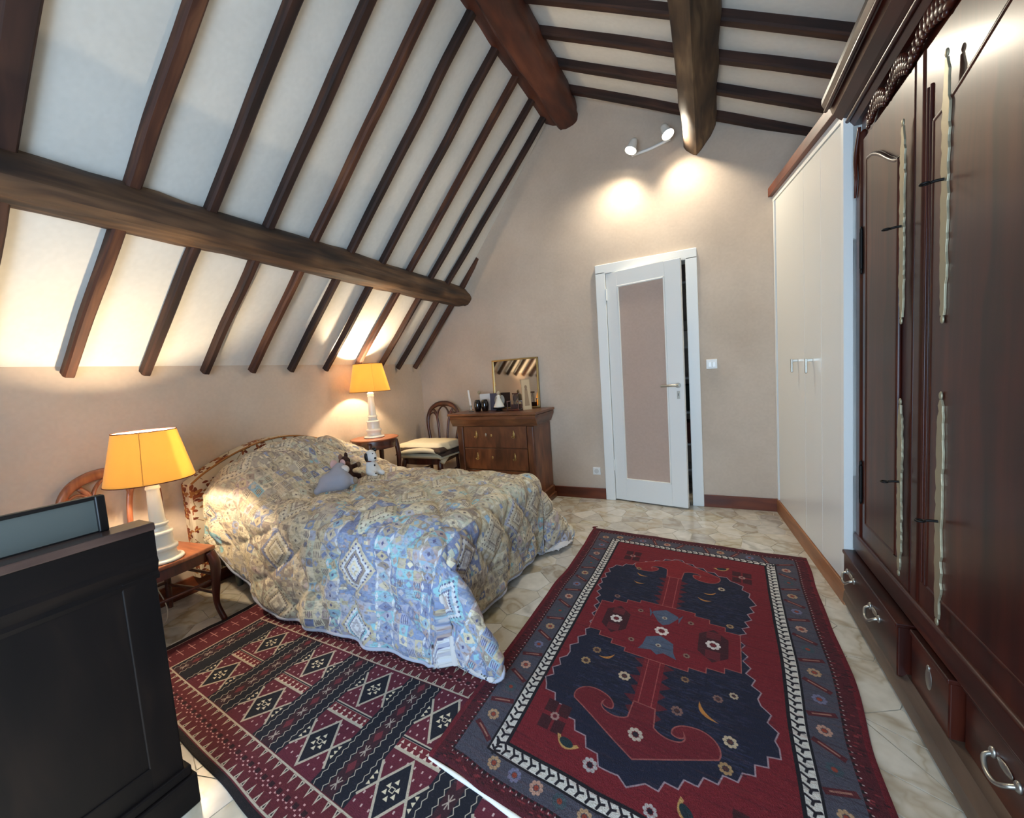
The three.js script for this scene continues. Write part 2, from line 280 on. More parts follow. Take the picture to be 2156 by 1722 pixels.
{
  // feet of the rafters on the knee wall, from the gable towards the viewer
  const zs = [-3.54, -3.27, -3.0, -2.70, -2.385, -2.07, -1.775, -1.475, -1.168, -0.857, -0.55, -0.2, 0.2, 0.6];
  zs.forEach((z, i) => {
    const w = [0.042, 0.042, 0.044, 0.046, 0.048, 0.05, 0.052, 0.054, 0.056, 0.06, 0.09, 0.06, 0.06, 0.06][i];
    let tEnd = 1, dz = -0.30; if (z + dz < ZG + 0.01) tEnd = (ZG - 0.02 - z) / dz;
    if (i > 9) dz = -0.12;
    const A = [XL + 0.005, KNEE - 0.03, z], B = [lerp(XL, RX - 0.04, tEnd), lerp(KNEE, RY - 0.05, tEnd), z + dz * tEnd];
    tag(timber('rafter', A, B, nL, w, 0.048, i % 3 ? MAT.rafter : MAT.rafter2, i + 1, 0.74), `dark wooden rafter on the steep slope over the bed, ${ord[i]} from the door wall`, 'rafter', 'rafters on the steep slope');
  });
  const zr = [-3.50, -3.17, -2.84, -2.53, -2.20, -1.87, -1.53, -1.18, -0.83, -0.47, -0.1, 0.35];
  zr.forEach((z, i) => { const dz = -0.22, te = Math.min(1, (ZG - 0.02 - z) / dz), xa = RX + 0.06, xe = lerp(xa, XR, te); tag(timber('rafter', [xa, yR(xa), z], [xe, yR(xe), z + dz * te], nR, 0.062, 0.05, MAT.rafter, 40 + i), `dark wooden rafter on the shallow slope above the wardrobes, ${ord[i]} from the door wall`, 'rafter', 'rafters on the shallow slope'); });
}
// big timbers: section polygons in x-y, hewn along z
function bigBeam(name, prof, z0, z1, mat, s, amp, label) {
  const seg = 40, pos = [], uv = [], idx = [], P = []; // subdivide the outline
  for (let j = 0; j < prof.length; j++) { const A = prof[j], B = prof[(j + 1) % prof.length]; for (let k = 0; k < 4; k++) P.push([lerp(A[0], B[0], k / 4), lerp(A[1], B[1], k / 4), k]); }
  const cx = P.reduce((a, p) => a + p[0], 0) / P.length, cy = P.reduce((a, p) => a + p[1], 0) / P.length, np = P.length; let per = [0];
  for (let j = 0; j < np; j++) per.push(per[j] + Math.hypot(P[(j + 1) % np][0] - P[j][0], P[(j + 1) % np][1] - P[j][1]));
  for (let i = 0; i <= seg; i++) for (let j = 0; j <= np; j++) {
    const p = P[j % np], z = lerp(z0, z1, i / seg), d = (fbm(z * 5 + 40, per[j % np] * 7 + 9, 3, 999, 999, s) - 0.5) * amp - (p[2] === 0 ? amp * 0.35 : 0), r = Math.hypot(p[0] - cx, p[1] - cy);
    const bow = (fbm(z * 0.9 + 20, 3.3, 2, 999, 999, s + 5) - 0.5) * amp * 1.2;
    pos.push(p[0] + (p[0] - cx) / r * d + bow, p[1] + (p[1] - cy) / r * d, z); uv.push(per[j] + s * 0.2, z);
  }
  for (let i = 0; i < seg; i++) for (let j = 0; j < np; j++) { const a = i * (np + 1) + j, b = a + 1, c = a + np + 1, d = c + 1; idx.push(a, c, b, b, c, d); }
  const g0 = new THREE.BufferGeometry(); g0.setAttribute('position', new THREE.Float32BufferAttribute(pos, 3)); g0.setAttribute('uv', new THREE.Float32BufferAttribute(uv, 2)); g0.setIndex(idx); g0.computeVertexNormals();
  mat.side = THREE.DoubleSide;
  return tag(obj(name, toCreasedNormals(g0, 0.55), mat, null, { uv: true }), label, 'beam');
}
bigBeam('purlin_beam', [[-2.46, 1.985], [-2.27, 1.955], [-2.19, 1.965], [-2.155, 2.03], [-2.25, 2.15], [-2.35, 2.18]], ZG + 0.002, BACK, MAT.purlin, 91, 0.03, 'heavy hewn dark purlin crossing the rafters above the bed');
bigBeam('ridge_beam', [[-1.30, 3.46], [-1.16, 3.38], [-1.11, 3.325], [-0.97, 3.35], [-0.95, 3.45], [-0.98, 3.60], [-1.1, 3.64]], ZG + 0.002, BACK, MAT.ridge, 93, 0.035, 'reddish brown ridge beam at the roof peak');
bigBeam('purlin_beam', [[-0.125, 3.16], [-0.13, 2.90], [-0.035, 2.81], [0.10, 2.97], [0.11, 3.08]], ZG + 0.002, BACK, MAT.oak, 95, 0.03, 'tilted grey-brown oak beam under the shallow slope beside the spotlights');

// ------------------------------------------------------------ the door
{
  const z = ZG, f = 0.075;
  struct('trim_1', [box(DX0 - f, DX0 + 0.012, 0, DH + 0.005, z - TH, z + 0.022, 0.006), box(DX1 - 0.012, DX1 + f, 0, DH + 0.005, z - TH, z + 0.022, 0.006), box(DX0 - f, DX1 + f, DH - 0.012, DH + 0.07, z - TH, z + 0.022, 0.006)], MAT.white, 'white painted wooden door frame');
  const t = thing('door_1', 'white panelled door standing ajar with pink centre panel', 'door', [DX0 + 0.014, 0, z + 0.012]); t.name = 'door_1'; t.userData.kind = 'structure';
  const x0 = DX0 + 0.014, x1 = DX1 - 0.032, zz = z - 0.030, zf = z + 0.010, y0 = 0.012, y1 = DH - 0.014, px0 = x0 + 0.10, px1 = x1 - 0.125, py0 = 0.20, py1 = y1 - 0.12;
  obj('leaf', [box(x0, px0, y0, y1, zz, zf, 0.003), box(px1, x1, y0, y1, zz, zf, 0.003), box(px0, px1, y0, py0, zz, zf), box(px0, px1, py1, y1, zz, zf)], MAT.white, t);
  obj('panel', box(px0, px1, py0, py1, zz + 0.01, zf - 0.012), MAT.doorPink, t).userData.label = 'dusty pink centre panel';
  const m = 0.012, zm = zf + 0.004;
  obj('moulding', [box(px0, px0 + m, py0, py1, zf - 0.014, zm, 0.003), box(px1 - m, px1, py0, py1, zf - 0.014, zm, 0.003), box(px0, px1, py0, py0 + m, zf - 0.014, zm, 0.003), box(px0, px1, py1 - m, py1, zf - 0.014, zm, 0.003)], MAT.whiteGloss, t);
  const h = obj('handle', [tube([[x1 - 0.045, 1.03, zf], [x1 - 0.045, 1.03, zf + 0.045], [x1 - 0.075, 1.032, zf + 0.05], [x1 - 0.17, 1.03, zf + 0.045]], 0.009, 24, 10), cyl(0.022, 0.022, 0.008, 0, 0, 0).rotateX(Math.PI / 2).translate(x1 - 0.045, 1.03, zf + 0.001)], MAT.steel, t);
  obj('keyhole_plate', [box(x1 - 0.056, x1 - 0.034, 0.92, 0.985, zf, zf + 0.004, 0.008)], MAT.steel, t);
  obj('keyhole', [box(x1 - 0.047, x1 - 0.043, 0.945, 0.965, zf + 0.003, zf + 0.005)], MAT.black, t);
  for (const y of [0.28, 1.80]) obj('hinge', cyl(0.008, 0.008, 0.10, x0 + 0.001, y, zf + 0.008, 12), MAT.whiteGloss, t);
  t.rotation.y = -0.20;
}

// ------------------------------------------------------------ wall fittings
{
  const t = thing('light_switch', 'white plastic light switch plate beside the door', 'switch', [0.03, 1.18, ZG]);
  obj('plate', box(-0.010, 0.070, 1.145, 1.222, ZG, ZG + 0.010, 0.003), MAT.plastic, t);
  for (const x of [0.005, 0.034]) obj('rocker', box(x, x + 0.024, 1.160, 1.200, ZG + 0.008, ZG + 0.015, 0.002), MAT.whiteGloss, t);
  const o = thing('wall_socket', 'white wall socket low beside the door frame', 'socket', [-0.955, 0.26, ZG]);
  obj('plate', box(-0.99, -0.92, 0.228, 0.298, ZG, ZG + 0.012, 0.004), MAT.plastic, o);
  obj('plug_well', cyl(0.022, 0.022, 0.002, 0, 0, 0, 20).rotateX(Math.PI / 2).translate(-0.955, 0.263, ZG + 0.0115), std({ color: '#cfcdc6', roughness: 0.6 }), o);
}
// twin spotlight on the gable
{
  const t = thing('spotlight_fixture', 'twin white spotlight on the gable wall, both heads lit', 'spotlight', [-0.37, 2.94, ZG]);
  obj('bar', tube([[-0.52, 2.945, ZG + 0.02], [-0.37, 2.955, ZG + 0.022], [-0.22, 2.985, ZG + 0.02]], 0.012, 12, 8), MAT.plastic, t);
  const heads = [[-0.50, 2.95, 0.15, [-0.34, -1, 0.30]], [-0.235, 2.985, 0.15, [0.38, -1, 0.34]]];
  for (const [x, y, off, dir] of heads) {
    const d = V3(dir).normalize(), c = new THREE.Vector3(x, y - 0.01, ZG + off);
    obj('bracket', tube([[x, y + 0.01, ZG + 0.02], [x, y + 0.05, ZG + off * 0.6], [c.x, c.y + 0.035, c.z]], 0.008, 10, 8), MAT.plastic, t);
    const q = new THREE.Quaternion().setFromUnitVectors(new THREE.Vector3(0, -1, 0), d);
    const sh = lathe([[0.006, 0.075], [0.024, 0.072], [0.030, 0.05], [0.034, 0.02], [0.047, -0.02], [0.047, -0.026], [0.043, -0.02], [0.030, 0.018], [0.004, 0.03]], 0, 0, 0, 24).applyQuaternion(q).translate(c.x, c.y, c.z);
    const hd = obj('head', sh, MAT.whiteGloss, t);
    obj('lamp_face', new THREE.CylinderGeometry(0.040, 0.040, 0.006, 24).translate(0, -0.014, 0).applyQuaternion(q).translate(c.x, c.y, c.z), MAT.spotGlow, hd);
    const s = new THREE.SpotLight(new THREE.Color().setRGB(1, 0.90, 0.72), 3.4, 0, 1.2, 0.8, 2);
    s.position.copy(c).addScaledVector(d, 0.035); s.target.position.copy(c).add(d); s.castShadow = true; s.shadow.radius = 1.5; scene.add(s, s.target);
  }
}

// ------------------------------------------------------------ white built-in wardrobe
{
  const th = 0.0736, O = new THREE.Vector3(0.463, 0, ZG + 0.004);
  const t = thing('fitted_wardrobe', 'tall white fitted wardrobe with brown top trim beside the door wall', 'wardrobe', [O.x, 0, O.z]);
  // local: x depth to the right, z along the front towards the viewer
  const P = (name, g, m, par = t, o = {}) => obj(name, g.map(q => q.translate(O.x, 0, O.z)), m, par, o);
  const L = 1.335, top = s => 2.385 - 0.13 * s / L;
  const slabTop = (s0, s1, y0, x0, x1, dy = 0) => prismX([[s0, y0], [s1, y0], [s1, top(s1) + dy], [s0, top(s0) + dy]], x0, x1);
  P('carcass', [slabTop(0.0, L, 0.10, 0.03, 0.62, -0.03)], MAT.white);
  P('frame_stile', [slabTop(0.0, 0.035, 0.10, 0, 0.05, -0.02)], MAT.white); P('frame_stile', [slabTop(0.045, 0.075, 0.10, 0.008, 0.05, -0.03)], MAT.whiteGloss); P('frame_stile', [slabTop(L - 0.03, L, 0.10, -0.004, 0.05, -0.02)], MAT.white);
  P('frame_rail', [prismX([[0, top(0) - 0.045], [L, top(L) - 0.045], [L, top(L)], [0, top(0)]], -0.002, 0.05)], MAT.white);
  P('top_trim', [prismX([[-0.0, top(0)], [L + 0.005, top(L)], [L + 0.005, top(L) + 0.055], [-0.0, top(0) + 0.055]], -0.03, 0.30, 0.004)], MAT.skirt, t, { axis: 2 });
  P('skirting', [prismX([[0, 0], [L, 0], [L, 0.10], [0, 0.10]], -0.006, 0.58, 0.002)], MAT.skirtLight, t, { axis: 2 });
  for (const [a, b, hs] of [[0.08, 0.728, 0.585], [0.732, 1.018, 0.876], [1.022, L - 0.034, 0]]) {
    const d = P('door', [slabTop(a, b, 0.108, 0.002, 0.026, -0.052)], MAT.whiteGloss);
    if (hs) P('handle', [box(-0.028, 0.002, 1.165, 1.18, hs - 0.006, hs + 0.006, 0.002), box(-0.036, -0.024, 1.10, 1.185, hs - 0.007, hs + 0.007, 0.004)], MAT.steel, d);
  }
  t.rotation.y = th;
}

// ------------------------------------------------------------ carved armoire
{
  const Z0 = -2.315, Z1 = -0.82, F = 0.60, zc = -1.575;
  const t = thing('armoire', 'large carved dark walnut armoire with long metal lock plates', 'armoire', [0.85, 0, (Z0 + Z1) / 2]);
  const A = MAT.armoire, ax1 = { axis: 1 }, ax2 = { axis: 2 };
  obj('carcass', [box(F + 0.035, 1.20, 0.30, 2.12, Z0, Z1)], A, t, ax1);
  obj('corner_post', [box(F - 0.005, F + 0.09, 0.28, 2.12, Z0, Z0 + 0.075, 0.02)], A, t, ax1); obj('corner_post', [box(F - 0.005, F + 0.09, 0.28, 2.12, Z1 - 0.075, Z1, 0.02)], A, t, ax1);
  // two doors with raised panels
  const doors = [[Z0 + 0.082, -1.765], [-1.695, Z1 - 0.082]];
  doors.forEach(([a, b], k) => {
    const y0 = 0.365, y1 = 2.07, d = obj('door', [box(F, F + 0.034, y0, y1, a, b, 0.006)], A, t, ax1);
    // panel with an arched top on each door
    const m = 0.085, pts = [[a + m, y0 + 0.10]], n = 14; pts.push([b - m, y0 + 0.10]);
    for (let i = 0; i <= n; i++) { const u = i / n; pts.push([lerp(b - m, a + m, u), y1 - 0.24 + 0.13 * Math.pow(Math.sin(Math.PI * (k ? 0.5 + u * 0.5 : u * 0.5 + 0)), 1.5)]); }
    obj('panel', prismX(pts, F - 0.012, F + 0.004, 0.005), A, d, ax1);
    const loop = pts.map(p => [F - 0.006, p[1], p[0]]); loop.push(loop[0]);
    const cv = new THREE.CurvePath(); const segs = []; for (let i = 0; i < loop.length - 1; i++) segs.push(tube([loop[i], [lerp(loop[i][0], loop[i + 1][0], 0.5), lerp(loop[i][1], loop[i + 1][1], 0.5), lerp(loop[i][2], loop[i + 1][2], 0.5)], loop[i + 1]], 0.009, 4, 7));
    obj('moulding', segs, A, d);
  });
  obj('centre_stile', [box(F - 0.002, F + 0.03, 0.33, 2.08, -1.762, -1.698, 0.02)], MAT.armoire, t, ax1);
  for (const z of [-1.672, -1.652]) obj('flute', box(F - 0.006, F + 0.01, 0.45, 1.95, z - 0.004, z + 0.004, 0.004), MAT.armoire, t);
  // long pierced lock plates with keys
  const plate = (z, y0, y1, s) => {
    const pts = [], n = 40; for (let i = 0; i <= n; i++) { const u = i / n, e = Math.sin(Math.PI * Math.min(1, Math.max(0, u))), w = 0.006 + 0.010 * Math.min(1, e * 2.2) + 0.004 * (hash(i, s) - 0.5) * 2; pts.push([z + w, lerp(y0, y1, u)]); }
    for (let i = n; i >= 0; i--) { const u = i / n, e = Math.sin(Math.PI * u), w = 0.006 + 0.010 * Math.min(1, e * 2.2) + 0.004 * (hash(i, s + 9) - 0.5) * 2; pts.push([z - w, lerp(y0, y1, u)]); }
    const q = obj('lock_plate', [prismX(pts, F - 0.018, F - 0.012, 0.001), sph(0.004, 0.012, 0.008, F - 0.016, y0 - 0.012, z, 8), sph(0.004, 0.012, 0.008, F - 0.016, y1 + 0.012, z, 8)], MAT.pewter, t);
    q.userData.label = 'long pale pierced metal lock plate'; return q;
  };
  for (const [z, ky] of [[-1.80, [1.60, 0.745]], [-1.535, [1.645, 0.70]]]) {
    [[1.305, 1.91], [0.43, 1.01]].forEach(([y0, y1], i) => {
      const p = plate(z, y0 - (z > -1.6 ? 0.02 : 0), y1 + (z > -1.6 ? 0.04 : 0), i * 5 + (z > -1.6 ? 2 : 1));
      const k = ky[i]; obj('key', [tube([[F - 0.015, k, z], [F - 0.035, k, z - 0.002], [F - 0.045, k - 0.002, z - 0.003]], 0.004, 8, 6), new THREE.TorusGeometry(0.010, 0.003, 6, 14).rotateX(Math.PI / 2).translate(F - 0.055, k - 0.002, z - 0.003)], MAT.iron, p);
    });
  }
  for (const [z, a, b] of [[Z0 + 0.078, 0.55, 0.70], [Z0 + 0.078, 1.55, 1.70]]) obj('hinge', [cyl(0.007, 0.007, b - a, F - 0.004, a, z, 10), sph(0.006, 0.014, 0.006, F - 0.004, b + 0.01, z, 8), sph(0.006, 0.014, 0.006, F - 0.004, a - 0.01, z, 8)], MAT.iron, t);
  // frieze, cornice with mouldings
  obj('frieze', [box(F + 0.012, F + 0.1, 2.06, 2.20, Z0 + 0.02, Z1 - 0.02, 0.006)], A, t, ax2);
  obj('cornice', [prismZ([[F + 0.10, 2.17], [F - 0.005, 2.17], [F - 0.02, 2.19], [F - 0.022, 2.205], [F - 0.045, 2.215], [F - 0.075, 2.245], [F - 0.085, 2.275], [F - 0.105, 2.28], [F - 0.115, 2.30], [F - 0.115, 2.32], [F + 0.10, 2.33]], Z0 - 0.03, Z1 + 0.04), box(F + 0.09, 1.2, 2.12, 2.30, Z0 - 0.02, Z1 + 0.03)], MAT.armoire, t, ax2);
  obj('cornice_bead', [tube([[F - 0.028, 2.196, Z0 - 0.02], [F - 0.028, 2.196, zc], [F - 0.028, 2.196, Z1 + 0.02]], 0.009, 8, 8), tube([[F - 0.10, 2.272, Z0 - 0.03], [F - 0.10, 2.272, zc], [F - 0.10, 2.272, Z1 + 0.03]], 0.008, 8, 8)], A, t, ax2);
  // carved leafy swags on the frieze
  const swag = (z0, z1, s) => { const gs = []; const n = 9; for (let i = 0; i <= n; i++) { const u = i / n, z = lerp(z0, z1, u), y = 2.095 + 0.035 * Math.cos((u - 0.5) * Math.PI) , r = 0.010 + 0.014 * Math.sin(Math.PI * (0.1 + 0.8 * u)); gs.push(sph(0.012, r, 0.024, F - 0.002, y, z, 10)); gs.push(sph(0.008, r * 0.7, 0.012, F - 0.010, y + 0.012, z + 0.01, 8)); gs.push(sph(0.007, 0.010, 0.010, F - 0.006, y - r, z - 0.012, 8)); } return obj('carved_swag', gs, MAT.armoire, t); };
  swag(-2.14, -1.98, 1); swag(-1.95, -1.80, 2); swag(-1.77, -1.56, 3); swag(-1.50, -1.30, 4); swag(-1.26, -1.06, 5);
  obj('carved_spray', [limb([[F - 0.006, 2.13, Z0 + 0.06, 0.006], [F - 0.012, 2.02, Z0 + 0.035, 0.008], [F - 0.012, 1.92, Z0 + 0.04, 0.006], [F - 0.01, 1.86, Z0 + 0.02, 0.004]], 16, 8)], MAT.armoire, t);
  // bottom rail, drawers, plinth, feet
  obj('bottom_rail', [box(F - 0.012, F + 0.09, 0.285, 0.37, Z0, Z1, 0.01)], A, t, ax2);
  obj('drawer_carcass', box(F + 0.03, 1.18, 0.09, 0.30, Z0, Z1), A, t, ax2);
  const pull = (z, y, x, par, sc = 1) => obj('handle', [tube([[x, y + 0.012, z - 0.045 * sc], [x - 0.018, y + 0.004, z - 0.042 * sc], [x - 0.026, y - 0.014, z - 0.02 * sc], [x - 0.028, y - 0.017, z], [x - 0.026, y - 0.014, z + 0.02 * sc], [x - 0.018, y + 0.004, z + 0.042 * sc], [x, y + 0.012, z + 0.045 * sc]], 0.0055, 28, 8), sph(0.007, 0.014, 0.012, x - 0.002, y + 0.012, z - 0.046 * sc, 10), sph(0.007, 0.014, 0.012, x - 0.002, y + 0.012, z + 0.046 * sc, 10), sph(0.004, 0.012, 0.03, x - 0.002, y + 0.014, z, 10)], MAT.steel, par);
  const dr = [[Z0 - 0.005, -1.715, F - 0.045, [-2.21, -1.92]], [-1.690, -1.455, F - 0.018, []], [-1.440, Z1, F + 0.008, [-1.27, -1.0]]];
  dr.forEach(([a, b, x, hs], k) => {
    const d = obj(k === 1 ? 'centre_block' : 'drawer', [box(x, F + 0.06, 0.085, 0.272, a, b, 0.006), box(x - 0.006, F + 0.04, 0.262, 0.278, a, b + 0.003, 0.004)], A, t, ax2);
    hs.forEach(z => pull(z, 0.185, x, d));
    if (k === 1) obj('escutcheon', [sph(0.003, 0.034, 0.020, x, 0.19, (a + b) / 2, 14), sph(0.004, 0.010, 0.008, x - 0.001, 0.225, (a + b) / 2, 8)], MAT.steel, d);
  });
  obj('plinth', [prismZ([[F - 0.05, 0.03], [F - 0.045, 0.075], [F - 0.02, 0.10], [F + 0.1, 0.10], [F + 0.1, 0.03]], Z0 + 0.0, Z1)], MAT.plinth, t, ax2);
  for (const z of [Z0 + 0.04, Z1 - 0.04]) for (const x of [F - 0.005, 1.12]) obj('foot', box(x - 0.035, x + 0.04, 0, 0.05, z - 0.035, z + 0.035, 0.012), MAT.armoire, t);
}
// ------------------------------------------------------------ chairs
function chair(name, label, x, y, z, turn, sh, top, mat, backMat) {
  const t = thing(name, label, 'chair', [x, y, z]);
  const P = (n, g, m = mat, par = t, o) => obj(n, (Array.isArray(g) ? g : [g]).map(q => q.translate(x, y, z)), m, par, o);
  const fw = 0.22, bw = 0.175, fz = 0.20, bz = -0.20, st = sh;
  const seatPts = []; for (let i = 0; i <= 10; i++) { const u = i / 10, a = lerp(-1, 1, u); seatPts.push([a * fw, fz + 0.035 * (1 - a * a)]); } seatPts.push([bw, bz], [-bw, bz]);
  P('seat', prismY(seatPts, st - 0.022, st, 0.006), backMat, t, { axis: 2 });
  P('apron', [prismY(seatPts.map(p => [p[0] * 0.95, p[1] * 0.96]), st - 0.075, st - 0.02)], mat);
  for (const s of [-1, 1]) P('leg', limb([[s * (fw - 0.02), st - 0.03, fz - 0.01, 0.026], [s * (fw - 0.008), st * 0.78, fz + 0.012, 0.026], [s * (fw - 0.012), st * 0.5, fz + 0.006, 0.020], [s * (fw - 0.014), st * 0.22, fz - 0.004, 0.014], [s * (fw - 0.004), 0.0, fz + 0.03, 0.014]], 24, 10));
  const rz = (h) => bz - 0.06 * Math.max(0, (h - sh) / (top - sh));
  for (const s of [-1, 1]) P('leg', limb([[s * bw * 0.93, st + 0.02, bz + 0.01, 0.017], [s * bw * 0.95, st * 0.5, bz + 0.0, 0.017], [s * bw, 0, bz - 0.035, 0.014]], 14, 8));
  for (const s of [-1, 1]) for (const h of [0.36, 0.62]) P('stretcher', limb([[s * (fw - 0.012), st * h, fz, 0.008], [s * 0.195, st * h, 0, 0.009], [s * bw * 0.95, st * h, bz, 0.008]], 8, 8));
  P('stretcher', limb([[-fw + 0.01, st * 0.55, fz, 0.008], [0, st * 0.55, fz, 0.009], [fw - 0.01, st * 0.55, fz, 0.008]], 8, 8));
  P('stretcher', limb([[-bw, st * 0.40, bz, 0.008], [0, st * 0.40, bz, 0.009], [bw, st * 0.40, bz, 0.008]], 8, 8));
  const H = top - sh, pt = (px, h, r) => [px, sh + h * H, rz(sh + h * H), r];
  const L = [pt(-0.150, 0, 0.017), pt(-0.165, 0.25, 0.017), pt(-0.19, 0.52, 0.018), pt(-0.185, 0.74, 0.020), pt(-0.14, 0.89, 0.024), pt(-0.07, 0.97, 0.027), pt(0, 0.985, 0.028), pt(0.07, 0.97, 0.027), pt(0.14, 0.89, 0.024), pt(0.185, 0.74, 0.020), pt(0.19, 0.52, 0.018), pt(0.165, 0.25, 0.017), pt(0.150, 0, 0.017)];
  const back = P('backrest', limb(L, 60, 10, 0.75), backMat);
  for (const s of [-1, 1]) {
    P('splat', [limb([pt(s * 0.045, 0, 0.013), pt(s * 0.05, 0.3, 0.013), pt(s * 0.066, 0.6, 0.014), pt(s * 0.088, 0.78, 0.016), pt(s * 0.115, 0.86, 0.012)], 20, 8, 0.7), limb([pt(s * 0.072, 0.66, 0.012), pt(s * 0.062, 0.80, 0.013), pt(s * 0.030, 0.90, 0.012), pt(0, 0.93, 0.010)], 14, 8, 0.7), limb([pt(s * 0.076, 0.70, 0.010), pt(s * 0.12, 0.79, 0.011), pt(s * 0.165, 0.74, 0.010), pt(s * 0.18, 0.62, 0.008)], 14, 8, 0.7)], backMat, back);
  }
  P('cross_rail', limb([pt(-0.15, 0.10, 0.013), pt(0, 0.12, 0.014), pt(0.15, 0.10, 0.013)], 10, 8), backMat, back);
  t.rotation.y = turn; return t;
}
chair('bedside_chair', 'loop-backed wooden chair holding a table lamp between bed and dark cabinet', -2.605, 0, -0.945, Math.PI / 2, 0.41, 0.845, MAT.mahog, MAT.cherry);
chair('bedside_chair', 'loop-backed mahogany chair with a folded blanket beside the chest of drawers', -2.53, 0, -3.28, 0.06, 0.48, 0.965, MAT.mahog, MAT.mahog);

// folded blanket on the far chair
{
  const bx = -2.49, bz = -3.16, ym = 0.485;
  const cream = std({ color: '#d8cdb0', roughness: 0.95, sheen: 0.4, sheenRoughness: 0.8 }), brown = std({ color: '#3a2b22', roughness: 0.95 });
  const t = thing('folded_blanket', 'cream blanket with dark brown edging folded on the chair seat', 'blanket', [bx, ym, bz]);
  const bent = (w, d, th, y, ox, oz, s) => {
    const g = new RoundedBoxGeometry(w, th, d, 5, th * 0.48); const g2 = new THREE.BoxGeometry(w, th, d, 22, 3, 16); const p = g2.attributes.position;
    for (let i = 0; i < p.count; i++) {
      let X = p.getX(i), Y = p.getY(i), Z = p.getZ(i); const ex = Math.max(0, Math.abs(X) - w / 2 + th * 0.5) / (th * 0.5), ez = Math.max(0, Math.abs(Z) - d / 2 + th * 0.5) / (th * 0.5), e = Math.min(1, Math.hypot(ex, ez)); Y *= Math.sqrt(Math.max(0.04, 1 - e * e * 0.96));
      const sag = Math.pow(Math.max(0, Math.abs(X) - 0.20), 2) * 5.0 + Math.pow(Math.max(0, Math.abs(Z) - 0.18), 2) * 3;
      Y += (fbm(X * 9 + s, Z * 9 + 5, 3, 999, 999, s) - 0.5) * 0.014 * (Y > 0 ? 1 : 0.2) - sag; p.setXYZ(i, X + ox + bx, Y + y + th / 2, Z + oz + bz);
    }
    g2.computeVertexNormals(); return mergeVertices(g2.deleteAttribute('normal') && g2.deleteAttribute('uv') && g2) ;
  };
  const fin = g => { g.computeVertexNormals(); g.setAttribute('uv', new THREE.Float32BufferAttribute(new Float32Array(g.attributes.position.count * 2), 2)); return g; };
  obj('lower_fold', fin(bent(0.52, 0.38, 0.05, ym, 0.03, 0.01, 3)), cream, t, { uv: true });
  obj('edging', fin(bent(0.55, 0.39, 0.018, ym + 0.048, 0.03, 0.010, 5)), brown, t, { uv: true });
  obj('upper_fold', fin(bent(0.54, 0.37, 0.075, ym + 0.064, 0.01, -0.01, 7)), cream, t, { uv: true });
  // turned-over front fold with its dark binding
  obj('edging', fin(bent(0.46, 0.12, 0.052, ym + 0.050, 0.07, 0.165, 8).translate(0, 0, 0)), brown, t, { uv: true });
  obj('front_fold', limb([[bx - 0.17, ym + 0.055, bz + 0.215, 0.016], [bx - 0.05, ym + 0.075, bz + 0.225, 0.022], [bx + 0.12, ym + 0.088, bz + 0.225, 0.022], [bx + 0.24, ym + 0.070, bz + 0.205, 0.020], [bx + 0.27, ym + 0.03, bz + 0.16, 0.014]], 28, 10), cream, t);
  obj('side_fold', limb([[bx + 0.20, ym + 0.10, bz - 0.10, 0.02], [bx + 0.232, ym + 0.06, bz - 0.02, 0.028], [bx + 0.245, ym + 0.0, bz + 0.07, 0.032], [bx + 0.24, ym - 0.05, bz + 0.12, 0.022]], 20, 10), cream, t);
}

// ------------------------------------------------------------ round side table
{
  const cx = -2.665, cz = -2.645, t = thing('round_side_table', 'small round mahogany table carrying the far lamp', 'side table', [cx, 0, cz]);
  const H = 0.742, m = MAT.mahog;
  obj('table_top', lathe([[0, H - 0.018], [0.190, H - 0.018], [0.203, H - 0.012], [0.205, H - 0.004], [0.196, H], [0, H]], cx, 0, cz, 48), MAT.cherry, t, { axis: 2 });
  obj('apron', lathe([[0.178, H - 0.09], [0.186, H - 0.088], [0.186, H - 0.018], [0.178, H - 0.018], [0.178, H - 0.09]], cx, 0, cz, 48), m, t, { axis: 0 });
  for (let k = 0; k < 4; k++) { const a = Math.PI / 4 + k * Math.PI / 2 + 0.25, c = Math.cos(a), s = Math.sin(a), q = (r, y, w) => [cx + c * r, y, cz + s * r, w]; obj('leg', limb([q(0.178, H - 0.03, 0.020), q(0.195, H * 0.80, 0.022), q(0.182, H * 0.5, 0.015), q(0.172, H * 0.2, 0.011), q(0.20, 0, 0.012)], 22, 10), m, t); }
}
